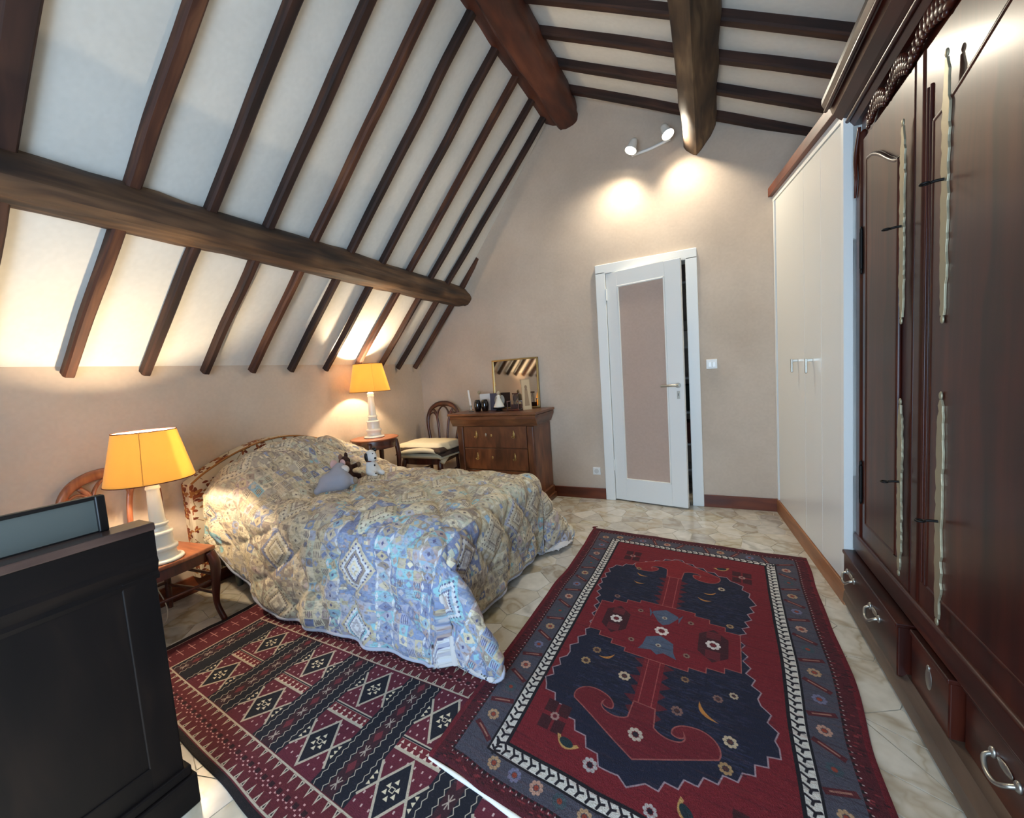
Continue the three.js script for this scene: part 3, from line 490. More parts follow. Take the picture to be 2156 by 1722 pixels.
// ------------------------------------------------------------ table lamps
function tableLamp(label, x, y, z, power) {
  const t = thing('table_lamp', label, 'lamp', [x, y, z], 'pair of yellow-shaded lamps beside the bed');
  obj('base', lathe([[0, 0], [0.084, 0], [0.087, 0.006], [0.084, 0.014], [0.068, 0.018], [0.060, 0.022], [0.058, 0.050], [0.066, 0.055], [0.067, 0.070], [0.060, 0.076], [0.053, 0.082], [0.050, 0.130], [0.055, 0.135], [0.055, 0.147], [0.046, 0.150], [0.038, 0.153], [0.040, 0.160], [0.035, 0.164], [0.037, 0.171], [0.034, 0.176], [0.042, 0.182], [0.042, 0.190], [0.034, 0.194]], x, y, z, 48), MAT.lampBody, t);
  obj('column', lathe([[0.034, 0.194], [0.031, 0.21], [0.0265, 0.33], [0.025, 0.355], [0.029, 0.360], [0.029, 0.368], [0.026, 0.372], [0.028, 0.380], [0.028, 0.390], [0.022, 0.395], [0.018, 0.41], [0.0, 0.412]], x, y, z, 36), MAT.lampBody, t);
  obj('socket', [cyl(0.012, 0.012, 0.112, x, y + 0.41, z, 14)], MAT.brass, t);
  const bulb = obj('bulb', sph(0.024, 0.032, 0.024, x, y + 0.552, z, 16), MAT.bulb, t);
  const y0 = y + 0.405, y1 = y + 0.645, r0 = 0.172, r1 = 0.120;
  const sh = obj('lamp_shade', lathe([[r0, y0 - y], [r1, y1 - y]], x, y, z, 64), MAT.shade, t);
  obj('lining', lathe([[r0 - 0.003, y0 - y + 0.001], [r1 - 0.003, y1 - y - 0.001]], x, y, z, 64), MAT.lining, sh).userData.label = 'white inner lining';
  const ring = (r, yy) => new THREE.TorusGeometry(r, 0.0022, 6, 64).rotateX(Math.PI / 2).translate(x, yy, z);
  obj('trim', [ring(r0, y0), ring(r1, y1)], MAT.shadeTrim, sh);
  const sa = 0.55; obj('seam', tube([[x + Math.cos(sa) * (r0 + 0.001), y0, z + Math.sin(sa) * (r0 + 0.001)], [x + Math.cos(sa) * (r0 + r1) / 2 * 1.006, (y0 + y1) / 2, z + Math.sin(sa) * (r0 + r1) / 2 * 1.006], [x + Math.cos(sa) * (r1 + 0.001), y1, z + Math.sin(sa) * (r1 + 0.001)]], 0.0014, 6, 5), MAT.shade, sh);
  obj('shade_carrier', [0, 1, 2].map(k => { const a = k * 2.094 + 0.4; return tube([[x, y + 0.515, z], [x + Math.cos(a) * 0.06, y + 0.54, z + Math.sin(a) * 0.06], [x + Math.cos(a) * 0.137, y + 0.565, z + Math.sin(a) * 0.137]], 0.0016, 6, 5); }), MAT.steel, t);
  const p = new THREE.PointLight(LAMP_COL, power, 0, 2); p.position.set(x, y + 0.552, z); p.castShadow = true; p.shadow.radius = 1.2; scene.add(p);
}
tableLamp('yellow-shaded white column lamp standing on the wooden chair', -2.455, 0.411, -0.965, LAMP_POW);
tableLamp('yellow-shaded white column lamp standing on the round table', -2.665, 0.743, -2.645, LAMP_POW);
// lamp flex with inline switch on the floor
{
  const t = thing('lamp_flex', 'thin lamp cable with white inline switch behind the lamp chair', 'cable', [-2.72, 0, -1.0]);
  obj('cable', tube([[-2.70, 0.33, -0.96], [-2.72, 0.2, -1.02], [-2.70, 0.06, -1.05], [-2.66, 0.006, -1.02], [-2.64, 0.01, -0.98], [-2.62, 0.006, -0.90], [-2.70, 0.006, -0.84], [-2.85, 0.006, -0.80]], 0.0028, 40, 6), std({ color: '#d8cdb8', roughness: 0.6 }), t);
  obj('inline_switch', new RoundedBoxGeometry(0.022, 0.018, 0.07, 3, 0.008).rotateY(0.25).translate(-2.635, 0.011, -0.955), MAT.plastic, t);
}

// ------------------------------------------------------------ chest of drawers
const CT = 0.875;
{
  const x0 = -2.20, x1 = -1.375, zf = -3.23, zb = ZG + 0.022, t = thing('chest_of_drawers', 'walnut chest of drawers with ogee cornice against the door wall', 'chest of drawers', [(x0 + x1) / 2, 0, -3.44]), m = MAT.walnut;
  obj('top', box(x0 - 0.055, x1 + 0.045, CT - 0.022, CT, zb, zf + 0.05, 0.005), m, t, { axis: 0 });
  // ogee cornice drawer
  const og = [[0, 0], [0.006, 0], [0.010, 0.014], [0.022, 0.035], [0.040, 0.065], [0.043, 0.092], [0.036, 0.100], [0, 0.100]];
  const yb = CT - 0.022 - 0.10;
  const front = prismZ(og.map(p => [p[0], p[1] + yb]), 0, x1 - x0 + 0.06).rotateY(-Math.PI / 2).translate(x1 + 0.03, 0, zf);
  const cd = obj('drawer', [front, box(x0 - 0.0, x1 + 0.0, yb, CT - 0.022, zb, zf)], m, t, { axis: 0 });
  for (const [xe, sg] of [[x1, 0.8], [x0, -0.8]]) obj('cornice', prismZ(og.map(p => [xe + p[0] * sg, p[1] + yb]), zb, zf + 0.004), m, t, { axis: 2 });
  obj('carcass', [box(x0 + 0.012, x1 - 0.012, 0.10, yb, zb, zf - 0.02)], m, t);
  for (const x of [x0 + 0.012, x1 - 0.082]) obj('pilaster', box(x, x + 0.07, 0.10, yb, zf - 0.03, zf, 0.02), m, t);
  const dx0 = x0 + 0.085, dx1 = x1 - 0.085, n = 3, dh = (yb - 0.13) / n;
  for (let k = 0; k < n; k++) {
    const ya = 0.13 + k * dh, d = obj('drawer', box(dx0, dx1, ya + 0.004, ya + dh - 0.004, zf - 0.03, zf - 0.006, 0.004), m, t, { axis: 1 }), ym = ya + dh * 0.55;
    for (const x of [-1.975, -1.585]) obj('handle', [sph(0.010, 0.026, 0.004, x, ym + 0.012, zf - 0.004, 10), sph(0.006, 0.010, 0.005, x, ym + 0.040, zf - 0.004, 8), new THREE.TorusGeometry(0.017, 0.0032, 6, 20, Math.PI).rotateZ(Math.PI).scale(1, 0.75, 1).translate(x, ym - 0.004, zf + 0.006), tube([[x - 0.017, ym - 0.004, zf + 0.006], [x, ym - 0.003, zf + 0.004], [x + 0.017, ym - 0.004, zf + 0.006]], 0.0028, 8, 6)], MAT.brass, d);
    obj('keyhole_plate', [sph(0.009, 0.014, 0.003, (dx0 + dx1) / 2 - 0.03, ym + 0.005, zf - 0.005, 10)], MAT.brass, d);
    if (k === 2) obj('key', [sph(0.010, 0.016, 0.005, -1.87, ym + 0.012, zf + 0.002, 10)], MAT.steel, d);
  }
  obj('plinth', [box(x0 - 0.005, x1 + 0.005, 0.05, 0.12, zb, zf + 0.008, 0.008), box(x0 - 0.025, x1 + 0.025, 0.0, 0.055, zb, zf + 0.022, 0.01)], m, t, { axis: 0 });
}
// things on the chest
{
  const G = 'ornaments on the chest of drawers';
  // candlestick and candle
  let t = thing('candlestick', 'small silver candlestick with white candle on the chest', 'candlestick', [-2.125, CT, -3.42]);
  obj('stick', lathe([[0, 0], [0.028, 0], [0.028, 0.006], [0.012, 0.010], [0.007, 0.02], [0.012, 0.032], [0.006, 0.042], [0.012, 0.052], [0.012, 0.062], [0, 0.062]], -2.125, CT, -3.42, 24), MAT.steel, t);
  obj('candle', cyl(0.0105, 0.009, 0.155, 0, 0.058, 0, 16).rotateZ(0.10).translate(-2.123, CT, -3.42), MAT.sheet, t);
  for (const [x, l] of [[-2.035, 'black glass tumbler next to the candlestick'], [-1.955, 'black glass tumbler beside the upright card']]) { t = thing('glass_tumbler', l, 'tumbler', [x, CT, -3.40], G); obj('body', lathe([[0, 0], [0.026, 0], [0.034, 0.03], [0.037, 0.06], [0.033, 0.09], [0.026, 0.108], [0.024, 0.112], [0.022, 0.108], [0.030, 0.085], [0.033, 0.06], [0.030, 0.03], [0, 0.012]], x, CT, -3.40, 28), MAT.darkGlass, t); obj('rim', new THREE.TorusGeometry(0.024, 0.002, 6, 28).rotateX(Math.PI / 2).translate(x, CT + 0.112, -3.40), MAT.darkGlass, t); }
  t = thing('perfume_bottle', 'clear glass bottle with stopper behind the black tumblers', 'bottle', [-2.085, CT, -3.53]);
  obj('bottle', lathe([[0, 0], [0.035, 0], [0.04, 0.02], [0.04, 0.10], [0.03, 0.13], [0.012, 0.14], [0.012, 0.16]], -2.085, CT, -3.53, 24), MAT.glass, t); obj('stopper', sph(0.017, 0.02, 0.017, -2.085, CT + 0.178, -3.53, 14), MAT.pewter, t);
  t = thing('greeting_card', 'folded card with dark blue back standing by the framed mirror', 'card', [-2.0, CT, -3.49]);
  obj('leaf', box(-0.055, 0.055, 0, 0.165, -0.001, 0.001).rotateY(0.35).translate(-2.0, CT, -3.50), std({ color: '#d9d3cc', roughness: 0.8 }), t);
  obj('leaf', box(0, 0.105, 0, 0.165, -0.001, 0.001).rotateY(-0.25).translate(-1.955, CT, -3.515), std({ color: '#55505e', roughness: 0.8 }), t);
  // figurine on a dark round stand
  t = thing('figurine', 'white robed figurine on a dark footed stand', 'figurine', [-1.80, CT, -3.40]);
  obj('stand', lathe([[0, 0.0], [0.03, 0.0], [0.034, 0.008], [0.02, 0.016], [0.06, 0.026], [0.062, 0.034], [0, 0.036]], -1.80, CT, -3.40, 28), MAT.ebony, t);
  obj('robe', lathe([[0, 0.034], [0.052, 0.034], [0.050, 0.045], [0.030, 0.09], [0.016, 0.125], [0.019, 0.14], [0.012, 0.152], [0, 0.154]], -1.80, CT, -3.40, 24), std({ color: '#e6dfcf', roughness: 0.6 }), t);
  obj('wing', [sph(0.03, 0.05, 0.012, -1.825, CT + 0.10, -3.42, 12), sph(0.03, 0.05, 0.012, -1.775, CT + 0.10, -3.42, 12)], std({ color: '#8f877a', roughness: 0.5 }), t);
  obj('head', sph(0.016, 0.02, 0.016, -1.80, CT + 0.170, -3.40, 14), std({ color: '#b7a489', roughness: 0.6 }), t);
  // little wooden seat with bars
  t = thing('miniature_stool', 'tiny dark wooden armchair model with barred back', 'ornament', [-1.635, CT, -3.40]);
  const mx = -1.635, mz = -3.40;
  obj('base', box(mx - 0.065, mx + 0.065, CT, CT + 0.018, mz - 0.045, mz + 0.045, 0.004), MAT.mahog, t);
  for (const sx of [-1, 1]) { for (const sz of [-1, 1]) obj('post', cyl(0.004, 0.004, 0.07, mx + sx * 0.058, CT + 0.016, mz + sz * 0.038, 8), MAT.mahog, t); obj('arm', box(mx + sx * 0.058 - 0.006, mx + sx * 0.058 + 0.006, CT + 0.082, CT + 0.092, mz - 0.045, mz + 0.045, 0.002), MAT.mahog, t); }
  for (let k = -2; k <= 2; k++) obj('spindle', cyl(0.003, 0.003, 0.14, mx + k * 0.013, CT + 0.016, mz - 0.03, 8), MAT.mahog, t);
  obj('back_rail', box(mx - 0.034, mx + 0.034, CT + 0.150, CT + 0.162, mz - 0.036, mz - 0.024, 0.003), MAT.mahog, t);
  obj('panel', box(mx - 0.055, mx + 0.055, CT + 0.018, CT + 0.055, mz - 0.042, mz - 0.036), MAT.mahog, t);
  // painted panel leaning on the frame
  const icon = canvasTex(128, 384, (c, w, h) => { c.fillStyle = '#b59a78'; c.fillRect(0, 0, w, h); c.fillStyle = '#c7ad88'; c.fillRect(10, 10, w - 20, h - 20); c.fillStyle = '#8e7257'; c.beginPath(); c.ellipse(w / 2, 100, 20, 26, 0, 0, 7); c.fill(); c.beginPath(); c.moveTo(w / 2 - 18, 120); c.lineTo(w / 2 + 18, 120); c.lineTo(w / 2 + 36, 330); c.lineTo(w / 2 - 36, 330); c.fill(); c.strokeStyle = '#a98c68'; c.lineWidth = 5; for (let i = 0; i < 5; i++) { c.beginPath(); c.moveTo(w / 2 - 20 + i * 9, 140); c.lineTo(w / 2 - 30 + i * 14, 325); c.stroke(); } });
  t = thing('painted_panel', 'narrow wooden panel painted with a standing figure leaning on the mirror', 'panel', [-1.505, CT, -3.40]);
  const q = new THREE.BoxGeometry(0.085, 0.285, 0.014).translate(0, 0.1425, 0).rotateX(-0.10).rotateY(0.75).translate(-1.505, CT + 0.001, -3.40);
  obj('board', q, std({ map: icon, roughness: 0.7 }), t, { uv: true });
  // framed mirror leaning on the wall
  t = thing('framed_mirror', 'gilt framed mirror leaning against the wall on the chest', 'mirror', [-1.72, CT, -3.622]);
  const w = 0.5, h = 0.49, fr = 0.014, P = (g) => g.rotateX(-0.03).translate(-1.72, CT + 0.001, -3.622);
  obj('glass', P(box(-w / 2 + 0.01, w / 2 - 0.01, 0.01, h - 0.01, -0.003, 0.0)), std({ color: new THREE.Color().setRGB(0.66, 0.57, 0.46), metalness: 1, roughness: 0.04 }), t);
  obj('frame', [P(box(-w / 2, -w / 2 + fr, 0, h, -0.012, 0.012, 0.003)), P(box(w / 2 - fr, w / 2, 0, h, -0.012, 0.012, 0.003)), P(box(-w / 2, w / 2, 0, fr, -0.012, 0.012, 0.003)), P(box(-w / 2, w / 2, h - fr, h, -0.012, 0.012, 0.003))], MAT.brass, t);
  obj('backing', P(box(-w / 2 + 0.004, w / 2 - 0.004, 0.004, h - 0.004, -0.010, -0.004)), MAT.ebony, t);
}

// ------------------------------------------------------------ bed
const BX0 = -2.80, BX1 = -1.0, BN = -1.29, BF = -2.42, BT = 0.535;
{
  const t = thing('bed', 'double bed with brown floral fabric headboard under the patterned quilt', 'bed', [(BX0 + BX1) / 2, 0, (BN + BF) / 2]);
  obj('mattress', box(BX0, BX1 - 0.07, 0.27, BT - 0.04, BF + 0.04, BN - 0.06, 0.05), MAT.sheet, t);
  obj('bed_frame', box(BX0, BX1 - 0.09, 0.15, 0.27, BF + 0.05, BN - 0.07, 0.012), MAT.ebony, t, { axis: 0 });
  for (const x of [BX0 + 0.1, BX1 - 0.15]) for (const z of [BF + 0.15, BN - 0.14]) obj('leg', cyl(0.016, 0.028, 0.16, x, 0, z, 14), std({ color: '#5b5f5a', metalness: 0.5, roughness: 0.5 }), t);
  const flo = canvasTex(1024, 768, (c, w, h) => {
    c.fillStyle = '#d9c9ae'; c.fillRect(0, 0, w, h);
    const cols = ['#7c3a1e', '#9c5228', '#6b2f1a', '#a9703a', '#8a4a2a'];
    for (let i = 0; i < 70; i++) {
      const x = hash(i, 41) * w, y = hash(i, 42) * h, r = 16 + hash(i, 43) * 26; c.strokeStyle = '#8a6a45'; c.lineWidth = 4; c.beginPath(); c.moveTo(x, y); c.quadraticCurveTo(x + 40, y + 30, x + (hash(i, 44) - 0.5) * 160, y + 90); c.stroke();
      for (let k = 0; k < 5; k++) { const a = k * 1.257 + hash(i, 45) * 6; c.fillStyle = cols[(i + k) % 5]; c.beginPath(); c.ellipse(x + Math.cos(a) * r * 0.7, y + Math.sin(a) * r * 0.7, r * 0.62, r * 0.34, a, 0, 7); c.fill(); } c.fillStyle = '#caa060'; c.beginPath(); c.arc(x, y, r * 0.25, 0, 7); c.fill();
      for (let k = 0; k < 3; k++) { const lx = x + (hash(i, 50 + k) - 0.5) * 150, ly = y + (hash(i, 60 + k) - 0.5) * 150; c.fillStyle = cols[(i + k * 2) % 5]; c.beginPath(); c.moveTo(lx, ly); c.quadraticCurveTo(lx + 24, ly - 18, lx + 42, ly + 4); c.quadraticCurveTo(lx + 18, ly + 14, lx, ly); c.fill(); }
    }
  });
  flo.wrapS = flo.wrapT = THREE.RepeatWrapping; flo.repeat.set(1 / 0.9, 1 / 0.7);
  const pts = [[BF - 0.0, 0.12], [BN + 0.01, 0.12], [BN + 0.01, 0.68]], n = 20; for (let i = 1; i < n; i++) { const u = i / n; pts.push([lerp(BN + 0.01, BF, u), 0.68 + 0.19 * Math.pow(Math.sin(Math.PI * u), 0.85)]); } pts.push([BF, 0.68]);
  const hm = obj('headboard', prismX(pts, XL + 0.012, BX0 + 0.005, 0.012), std({ map: flo, roughness: 0.95 }), t, { axis: 1 }); hm.userData.label = 'brown floral fabric headboard with arched top';
  obj('piping', tube(pts.slice(2).map(p => [BX0 + 0.008, p[1] + 0.006, p[0]]), 0.006, 60, 6), std({ color: '#a9713a', roughness: 0.9 }), hm);
}
for (const [z, l, y, tilt] of [[-1.60, 'white pillow beneath the quilt at the side of the lamp chair', 0.60, 0.5], [-2.10, 'white pillow beneath the quilt at the side of the round table', 0.60, 0.5]]) {
  const g = new THREE.SphereGeometry(1, 28, 18); const p = g.attributes.position; for (let i = 0; i < p.count; i++) { let X = p.getX(i), Y = p.getY(i), Z = p.getZ(i); const f = a => Math.sign(a) * Math.pow(Math.abs(a), 0.55); p.setXYZ(i, f(X) * 0.19, Y * 0.06, f(Z) * 0.24); } g.computeVertexNormals();
  tag(obj('pillow', g.rotateZ(-tilt).translate(-2.615, y, z), MAT.sheet), l, 'pillow', 'pillows under the quilt');
}
// quilt
const PAT = (() => {
  const blue = ['#8391b0', '#8fbcc4', '#969cb6', '#a8a9b8', '#b4b1b8', '#93aebf', '#7880a0', '#b09c98'], tan = ['#d2c5a8', '#c6b798', '#b9aa8e', '#dccfb3', '#a89c8c', '#c9bba1', '#b4a898', '#bcbba6', '#988a7e'];
  return canvasTex(2048, 1880, (c, W, H) => {
    const amt = (x, y) => sstep(0.34, 0.58, x / W) * sstep(0.62, 0.80, y / H) * 0.75 + 0.10 + 0.25 * sstep(0.75, 0.95, x / W) * sstep(0.5, 0.1, y / H);
    const pick = (x, y, k) => { const s = hash(k, 7, 3) < amt(x, y) ? blue : tan; return s[Math.floor(hash(k, 9, 5) * s.length)]; };
    const pale = (x, y) => amt(x, y) > 0.4 ? '#d0d0d2' : '#d2c8b2', deep = (x, y) => amt(x, y) > 0.4 ? '#5c5a7c' : '#7d7068';
    c.fillStyle = '#c0b49c'; c.fillRect(0, 0, W, H); let k = 0;
    const dia = (x, y, a, b) => { c.beginPath(); c.moveTo(x, y - b); c.lineTo(x + a, y); c.lineTo(x, y + b); c.lineTo(x - a, y); c.closePath(); };
    let x = 0, ty = 0;
    while (x < W) {
      const w = [216, 84, 150, 84][ty % 4];
      if (ty % 4 === 0) { // medallion column
        for (let y = -60; y < H; y += 250) {
          k += 3; c.fillStyle = pick(x, y + 125, k); c.fillRect(x, y, w, 250);
          for (let q = 0; q < 90; q++) { k++; c.fillStyle = pick(x, y + 125, k); const sx = x + hash(k, 1) * w, sy = y + hash(k, 2) * 250; c.fillRect(sx, sy, 12 + hash(k, 3) * 26, 8 + hash(k, 4) * 16); }
          const cx = x + w / 2, cy = y + 125;
          [[102, 120], [84, 98], [66, 78], [48, 58], [32, 38], [16, 18]].forEach(([a, b], i) => { k++; c.fillStyle = i % 2 ? pale(x, cy) : pick(x, cy, k * 3); dia(cx, cy, a, b); c.fill(); if (i === 1 || i === 3) { c.fillStyle = deep(x, cy); for (let q = 0; q < 28; q++) { const t = q / 28 * 4, s = Math.floor(t), f = t - s, P = [[0, -b], [a, 0], [0, b], [-a, 0], [0, -b]]; c.fillRect(cx + lerp(P[s][0], P[s + 1][0], f) - 4, cy + lerp(P[s][1], P[s + 1][1], f) - 4, 7, 8); } } });
        }
      } else if (ty % 4 === 2) { // patchwork
        for (let y = 0; y < H; y += 38) for (let q = 0; q < 4; q++) { k++; c.fillStyle = pick(x, y, k); c.fillRect(x + q * 38, y, 38, 38); k++; c.fillStyle = pick(x, y, k); dia(x + q * 38 + 19, y + 19, 13, 15); c.fill(); if (hash(k, 8) < 0.3) { c.strokeStyle = deep(x, y); c.lineWidth = 3; for (let j = 0; j < 4; j++) { c.beginPath(); c.moveTo(x + q * 38 + 4 + j * 8, y + 5); c.lineTo(x + q * 38 + 9 + j * 8, y + 33); c.stroke(); } } }
      } else { // chain of diamonds
        for (let y = 0; y < H; y += 42) { k++; c.fillStyle = pick(x, y, k); c.fillRect(x, y, w, 42); c.fillStyle = pick(x, y, k * 7 + 1); dia(x + w / 2, y + 21, 32, 21); c.fill(); c.fillStyle = pale(x, y); dia(x + 7, y + 21, 7, 17); c.fill(); dia(x + w - 7, y, 7, 17); c.fill(); c.fillStyle = deep(x, y); dia(x + w / 2, y + 21, 7, 8); c.fill(); }
      }
      x += w; ty++;
    }
    for (let i = 0; i < 42000; i++) { c.fillStyle = i % 2 ? 'rgba(206,194,168,0.22)' : 'rgba(96,84,78,0.20)'; c.fillRect(hash(i, 11) * W, hash(i, 12) * H, 4 + hash(i, 13) * 12, 2 + hash(i, 14) * 6); }
  });
})();
{
  const BX0 = -2.71, LX = BX1 - BX0, W = BN - BF, LF = 0.46, LN = 0.47, r = 0.075;
  const roll = (o, fl) => { if (o < -r) return [o, 0]; const q = r * Math.PI / 2; if (o < q - r) { const a = (o + r) / r; return [-r + r * Math.sin(a), r * (1 - Math.cos(a))]; } const e = o - (q - r); return [e * Math.sin(fl), r + e * Math.cos(fl)]; };
  const topY = (x, z) => { const u = clamp((z - BF) / (BN - BF)), hd = sstep(-2.10, -2.62, x); const arch = Math.pow(Math.sin(Math.PI * clamp(0.06 + u * 0.88)), 0.6); return BT + hd * 0.285 * arch + 0.03 * sstep(0.0, 0.5, Math.sin(Math.PI * u)) - 0.02 * sstep(-1.4, -1.0, x); };
  const NS = 300, NT = 250, pos = [], uv = [], idx = [];
  const pt = (s, tt) => {
    const of = s - LX, on = -tt * (tt < 0 ? lerp(0.60, 1, sstep(0.0, 0.75, s)) : 1), ofar = tt - W; let x, y, z;
    const near = on > ofar, o2 = near ? on : ofar, sg = near ? 1 : -1, ze = near ? BN : BF;
    const wav = (a) => 0.028 * Math.sin(a * 17) + 0.02 * Math.sin(a * 31 + 1);
    const headIn = sstep(-2.72, -2.45, BX0 + s);
    if (of < -r && o2 < -r) { x = BX0 + s; z = BN - tt; y = topY(x, z); }
    else if (of < -r) { x = BX0 + s; const fl = near ? 0.10 + wav(x) * 1.2 : 0.03; const [o, d] = roll(o2, fl); z = ze + sg * o; y = topY(x, clamp(z, BF, BN)) - d; y = Math.max(y, 0.02); }
    else if (o2 < -r) { z = BN - tt; const [o, d] = roll(of, -0.06 + wav(z) * 1.0); x = BX1 + o; y = topY(BX1 - r, z) - d; }
    else { // corner: the spare cloth stands out as a flap
      const a = of + r, b = o2 + r, rho = Math.hypot(a, b), ph = Math.atan2(b, a), pk = near ? 0.42 : 1.12, wd = 0.36;
      const base = lerp(-0.06, near ? 0.10 : 0.03, sstep(0, Math.PI / 2, ph)), fl = base + (near ? 0.62 : 0.68) * Math.exp(-Math.pow((ph - pk) / wd, 2)) * sstep(0, 0.25, ph) * sstep(Math.PI / 2, 1.35, ph);
      const [o, d] = roll(Math.min(rho, 0.60) - r, fl); const dirA = near ? ph * 0.62 : ph;
      x = BX1 - r + Math.cos(near && ph < 1.2 ? lerp(ph, ph * 0.55, sstep(0.1, 0.4, rho)) : ph) * (o + r); const zz = Math.sin(near && ph < 1.2 ? lerp(ph, ph * 0.55, sstep(0.1, 0.4, rho)) : ph) * (o + r); z = ze + sg * (zz - r); y = topY(BX1 - r, clamp(z, BF, BN)) - d;
      if (y < 0.022) y = 0.022;
    }
    return new THREE.Vector3(x, y, z);
  };
  const S1 = LX + LF, T0 = -LN, T1 = W + 0.44;
  for (let i = 0; i <= NS; i++) for (let j = 0; j <= NT; j++) { const s = S1 * i / NS, tt = lerp(T0, T1, j / NT); const p = pt(s, tt); pos.push(p.x, p.y, p.z); uv.push(s / S1, (tt - T0) / (T1 - T0)); }
  for (let i = 0; i < NS; i++) for (let j = 0; j < NT; j++) { const a = i * (NT + 1) + j, b = a + 1, c = a + NT + 1, d = c + 1; idx.push(a, c, b, b, c, d); }
  const g = new THREE.BufferGeometry(); g.setAttribute('position', new THREE.Float32BufferAttribute(pos, 3)); g.setAttribute('uv', new THREE.Float32BufferAttribute(uv, 2)); g.setIndex(idx); g.computeVertexNormals();
  const P = g.attributes.position, N = g.attributes.normal;
  for (let i = 0; i <= NS; i++) for (let j = 0; j <= NT; j++) {
    const q = i * (NT + 1) + j, s = S1 * i / NS, tt = lerp(T0, T1, j / NT), wx = (fbm(s * 3, tt * 3 + 30, 2, 999, 999, 17) - 0.5) * 0.12;
    const a = (s * 0.9 + tt + wx) / 0.27, b = (s * 0.9 - tt + wx) / 0.27, d = Math.min(Math.abs(a - Math.round(a)), Math.abs(b - Math.round(b)));
    const along = Math.abs(a - Math.round(a)) < Math.abs(b - Math.round(b)) ? b : a;
    const puff = Math.sqrt(clamp(d * 2.8)) * 0.027;
    const pucker = (vnoise(along * 9, d * 5 + (i * 0.0), 999, 999, 61) - 0.5) * 0.010 * (1 - clamp(d * 2.2));
    const fold = (fbm(s * 16 + tt * 5, tt * 2.5 + 90, 3, 999, 999, 29) - 0.5) * 0.06 * sstep(0.75, 0.1, s) * sstep(0.35, 0.0, tt);
    const wr = fold + (fbm(s * 7 + 3, tt * 4 + 50, 3, 999, 999, 19) - 0.5) * 0.026 + (fbm(s * 19, tt * 11 + 70, 3, 999, 999, 23) - 0.5) * 0.016;
    const edge = Math.min(1, Math.min(i, NS - i, j, NT - j) / 5 + 0.25);
    const h = (puff + pucker + wr * 0.8) * edge; P.setXYZ(q, P.getX(q) + N.getX(q) * h, Math.max(0.018, P.getY(q) + N.getY(q) * h), P.getZ(q) + N.getZ(q) * h);
  }
  g.computeVertexNormals();
  const t = thing('quilt', 'quilted bedspread with blue, turquoise and tan woven-style print on the bed', 'quilt', [(BX0 + BX1) / 2, 0, (BN + BF) / 2]);
  // hem piping follows the outer edge
  const rim = []; for (let i = 0; i <= NS; i += 3) rim.push(i * (NT + 1)); for (let j = 3; j <= NT; j += 3) rim.push(NS * (NT + 1) + j); for (let i = NS - 3; i >= 0; i -= 3) rim.push(i * (NT + 1) + NT);
  const hem = rim.map(q => [P.getX(q), P.getY(q), P.getZ(q)]);
  // lining sheet a little inside, so that the quilt has thickness
  const lin = g.clone(); const LP = lin.attributes.position, LN2 = g.attributes.normal; for (let q = 0; q < LP.count; q++) LP.setXYZ(q, LP.getX(q) - LN2.getX(q) * 0.012, Math.max(0.006, LP.getY(q) - LN2.getY(q) * 0.012), LP.getZ(q) - LN2.getZ(q) * 0.012);
  obj('cover', g, std({ map: PAT, roughness: 0.85, sheen: 0.25, sheenRoughness: 0.6, side: THREE.DoubleSide }), t, { uv: true });
  obj('lining', lin, std({ color: '#cfc9c4', roughness: 0.9, side: THREE.DoubleSide }), t, { uv: true });
  obj('hem', tube(hem, 0.0085, 420, 6), std({ color: '#aeb0bd', roughness: 0.85 }), t);
}

// ------------------------------------------------------------ soft toys on the quilt
function sdf(caps, c, R, res = 40, k = 0.02) {   // caps: [ax,ay,az,ra,bx,by,bz,rb] about c; box half size R
  const mc = new MarchingCubes(res, new THREE.MeshBasicMaterial(), false, false, 60000); mc.isolation = 0; const n = mc.size, p = new THREE.Vector3();
  for (let z = 0; z < n; z++) for (let y = 0; y < n; y++) for (let x = 0; x < n; x++) {
    p.set((x / (n / 2) - 1) * R, (y / (n / 2) - 1) * R, (z / (n / 2) - 1) * R); let d = 1e9;
    for (const q of caps) { const ax = q[0], ay = q[1], az = q[2], bx = q[4] - ax, by = q[5] - ay, bz = q[6] - az, L = bx * bx + by * by + bz * bz || 1e-9, h = clamp(((p.x - ax) * bx + (p.y - ay) * by + (p.z - az) * bz) / L); const e = Math.hypot(p.x - ax - bx * h, p.y - ay - by * h, p.z - az - bz * h) - lerp(q[3], q[7], h); const m = Math.max(k - Math.abs(d - e), 0) / k; d = Math.min(d, e) - m * m * k * 0.25; }
    mc.field[z * n * n + y * n + x] = -d;
  }
  mc.update(); const cnt = mc.count, g = new THREE.BufferGeometry(); g.setAttribute('position', new THREE.BufferAttribute(mc.positionArray.slice(0, cnt * 3), 3)); g.deleteAttribute('normal');
  g.scale(R, R, R); const gg = mergeVertices(g, 1e-5); gg.computeVertexNormals(); gg.translate(c[0], c[1], c[2]); gg.setAttribute('uv', new THREE.Float32BufferAttribute(new Float32Array(gg.attributes.position.count * 2), 2)); return gg;
}
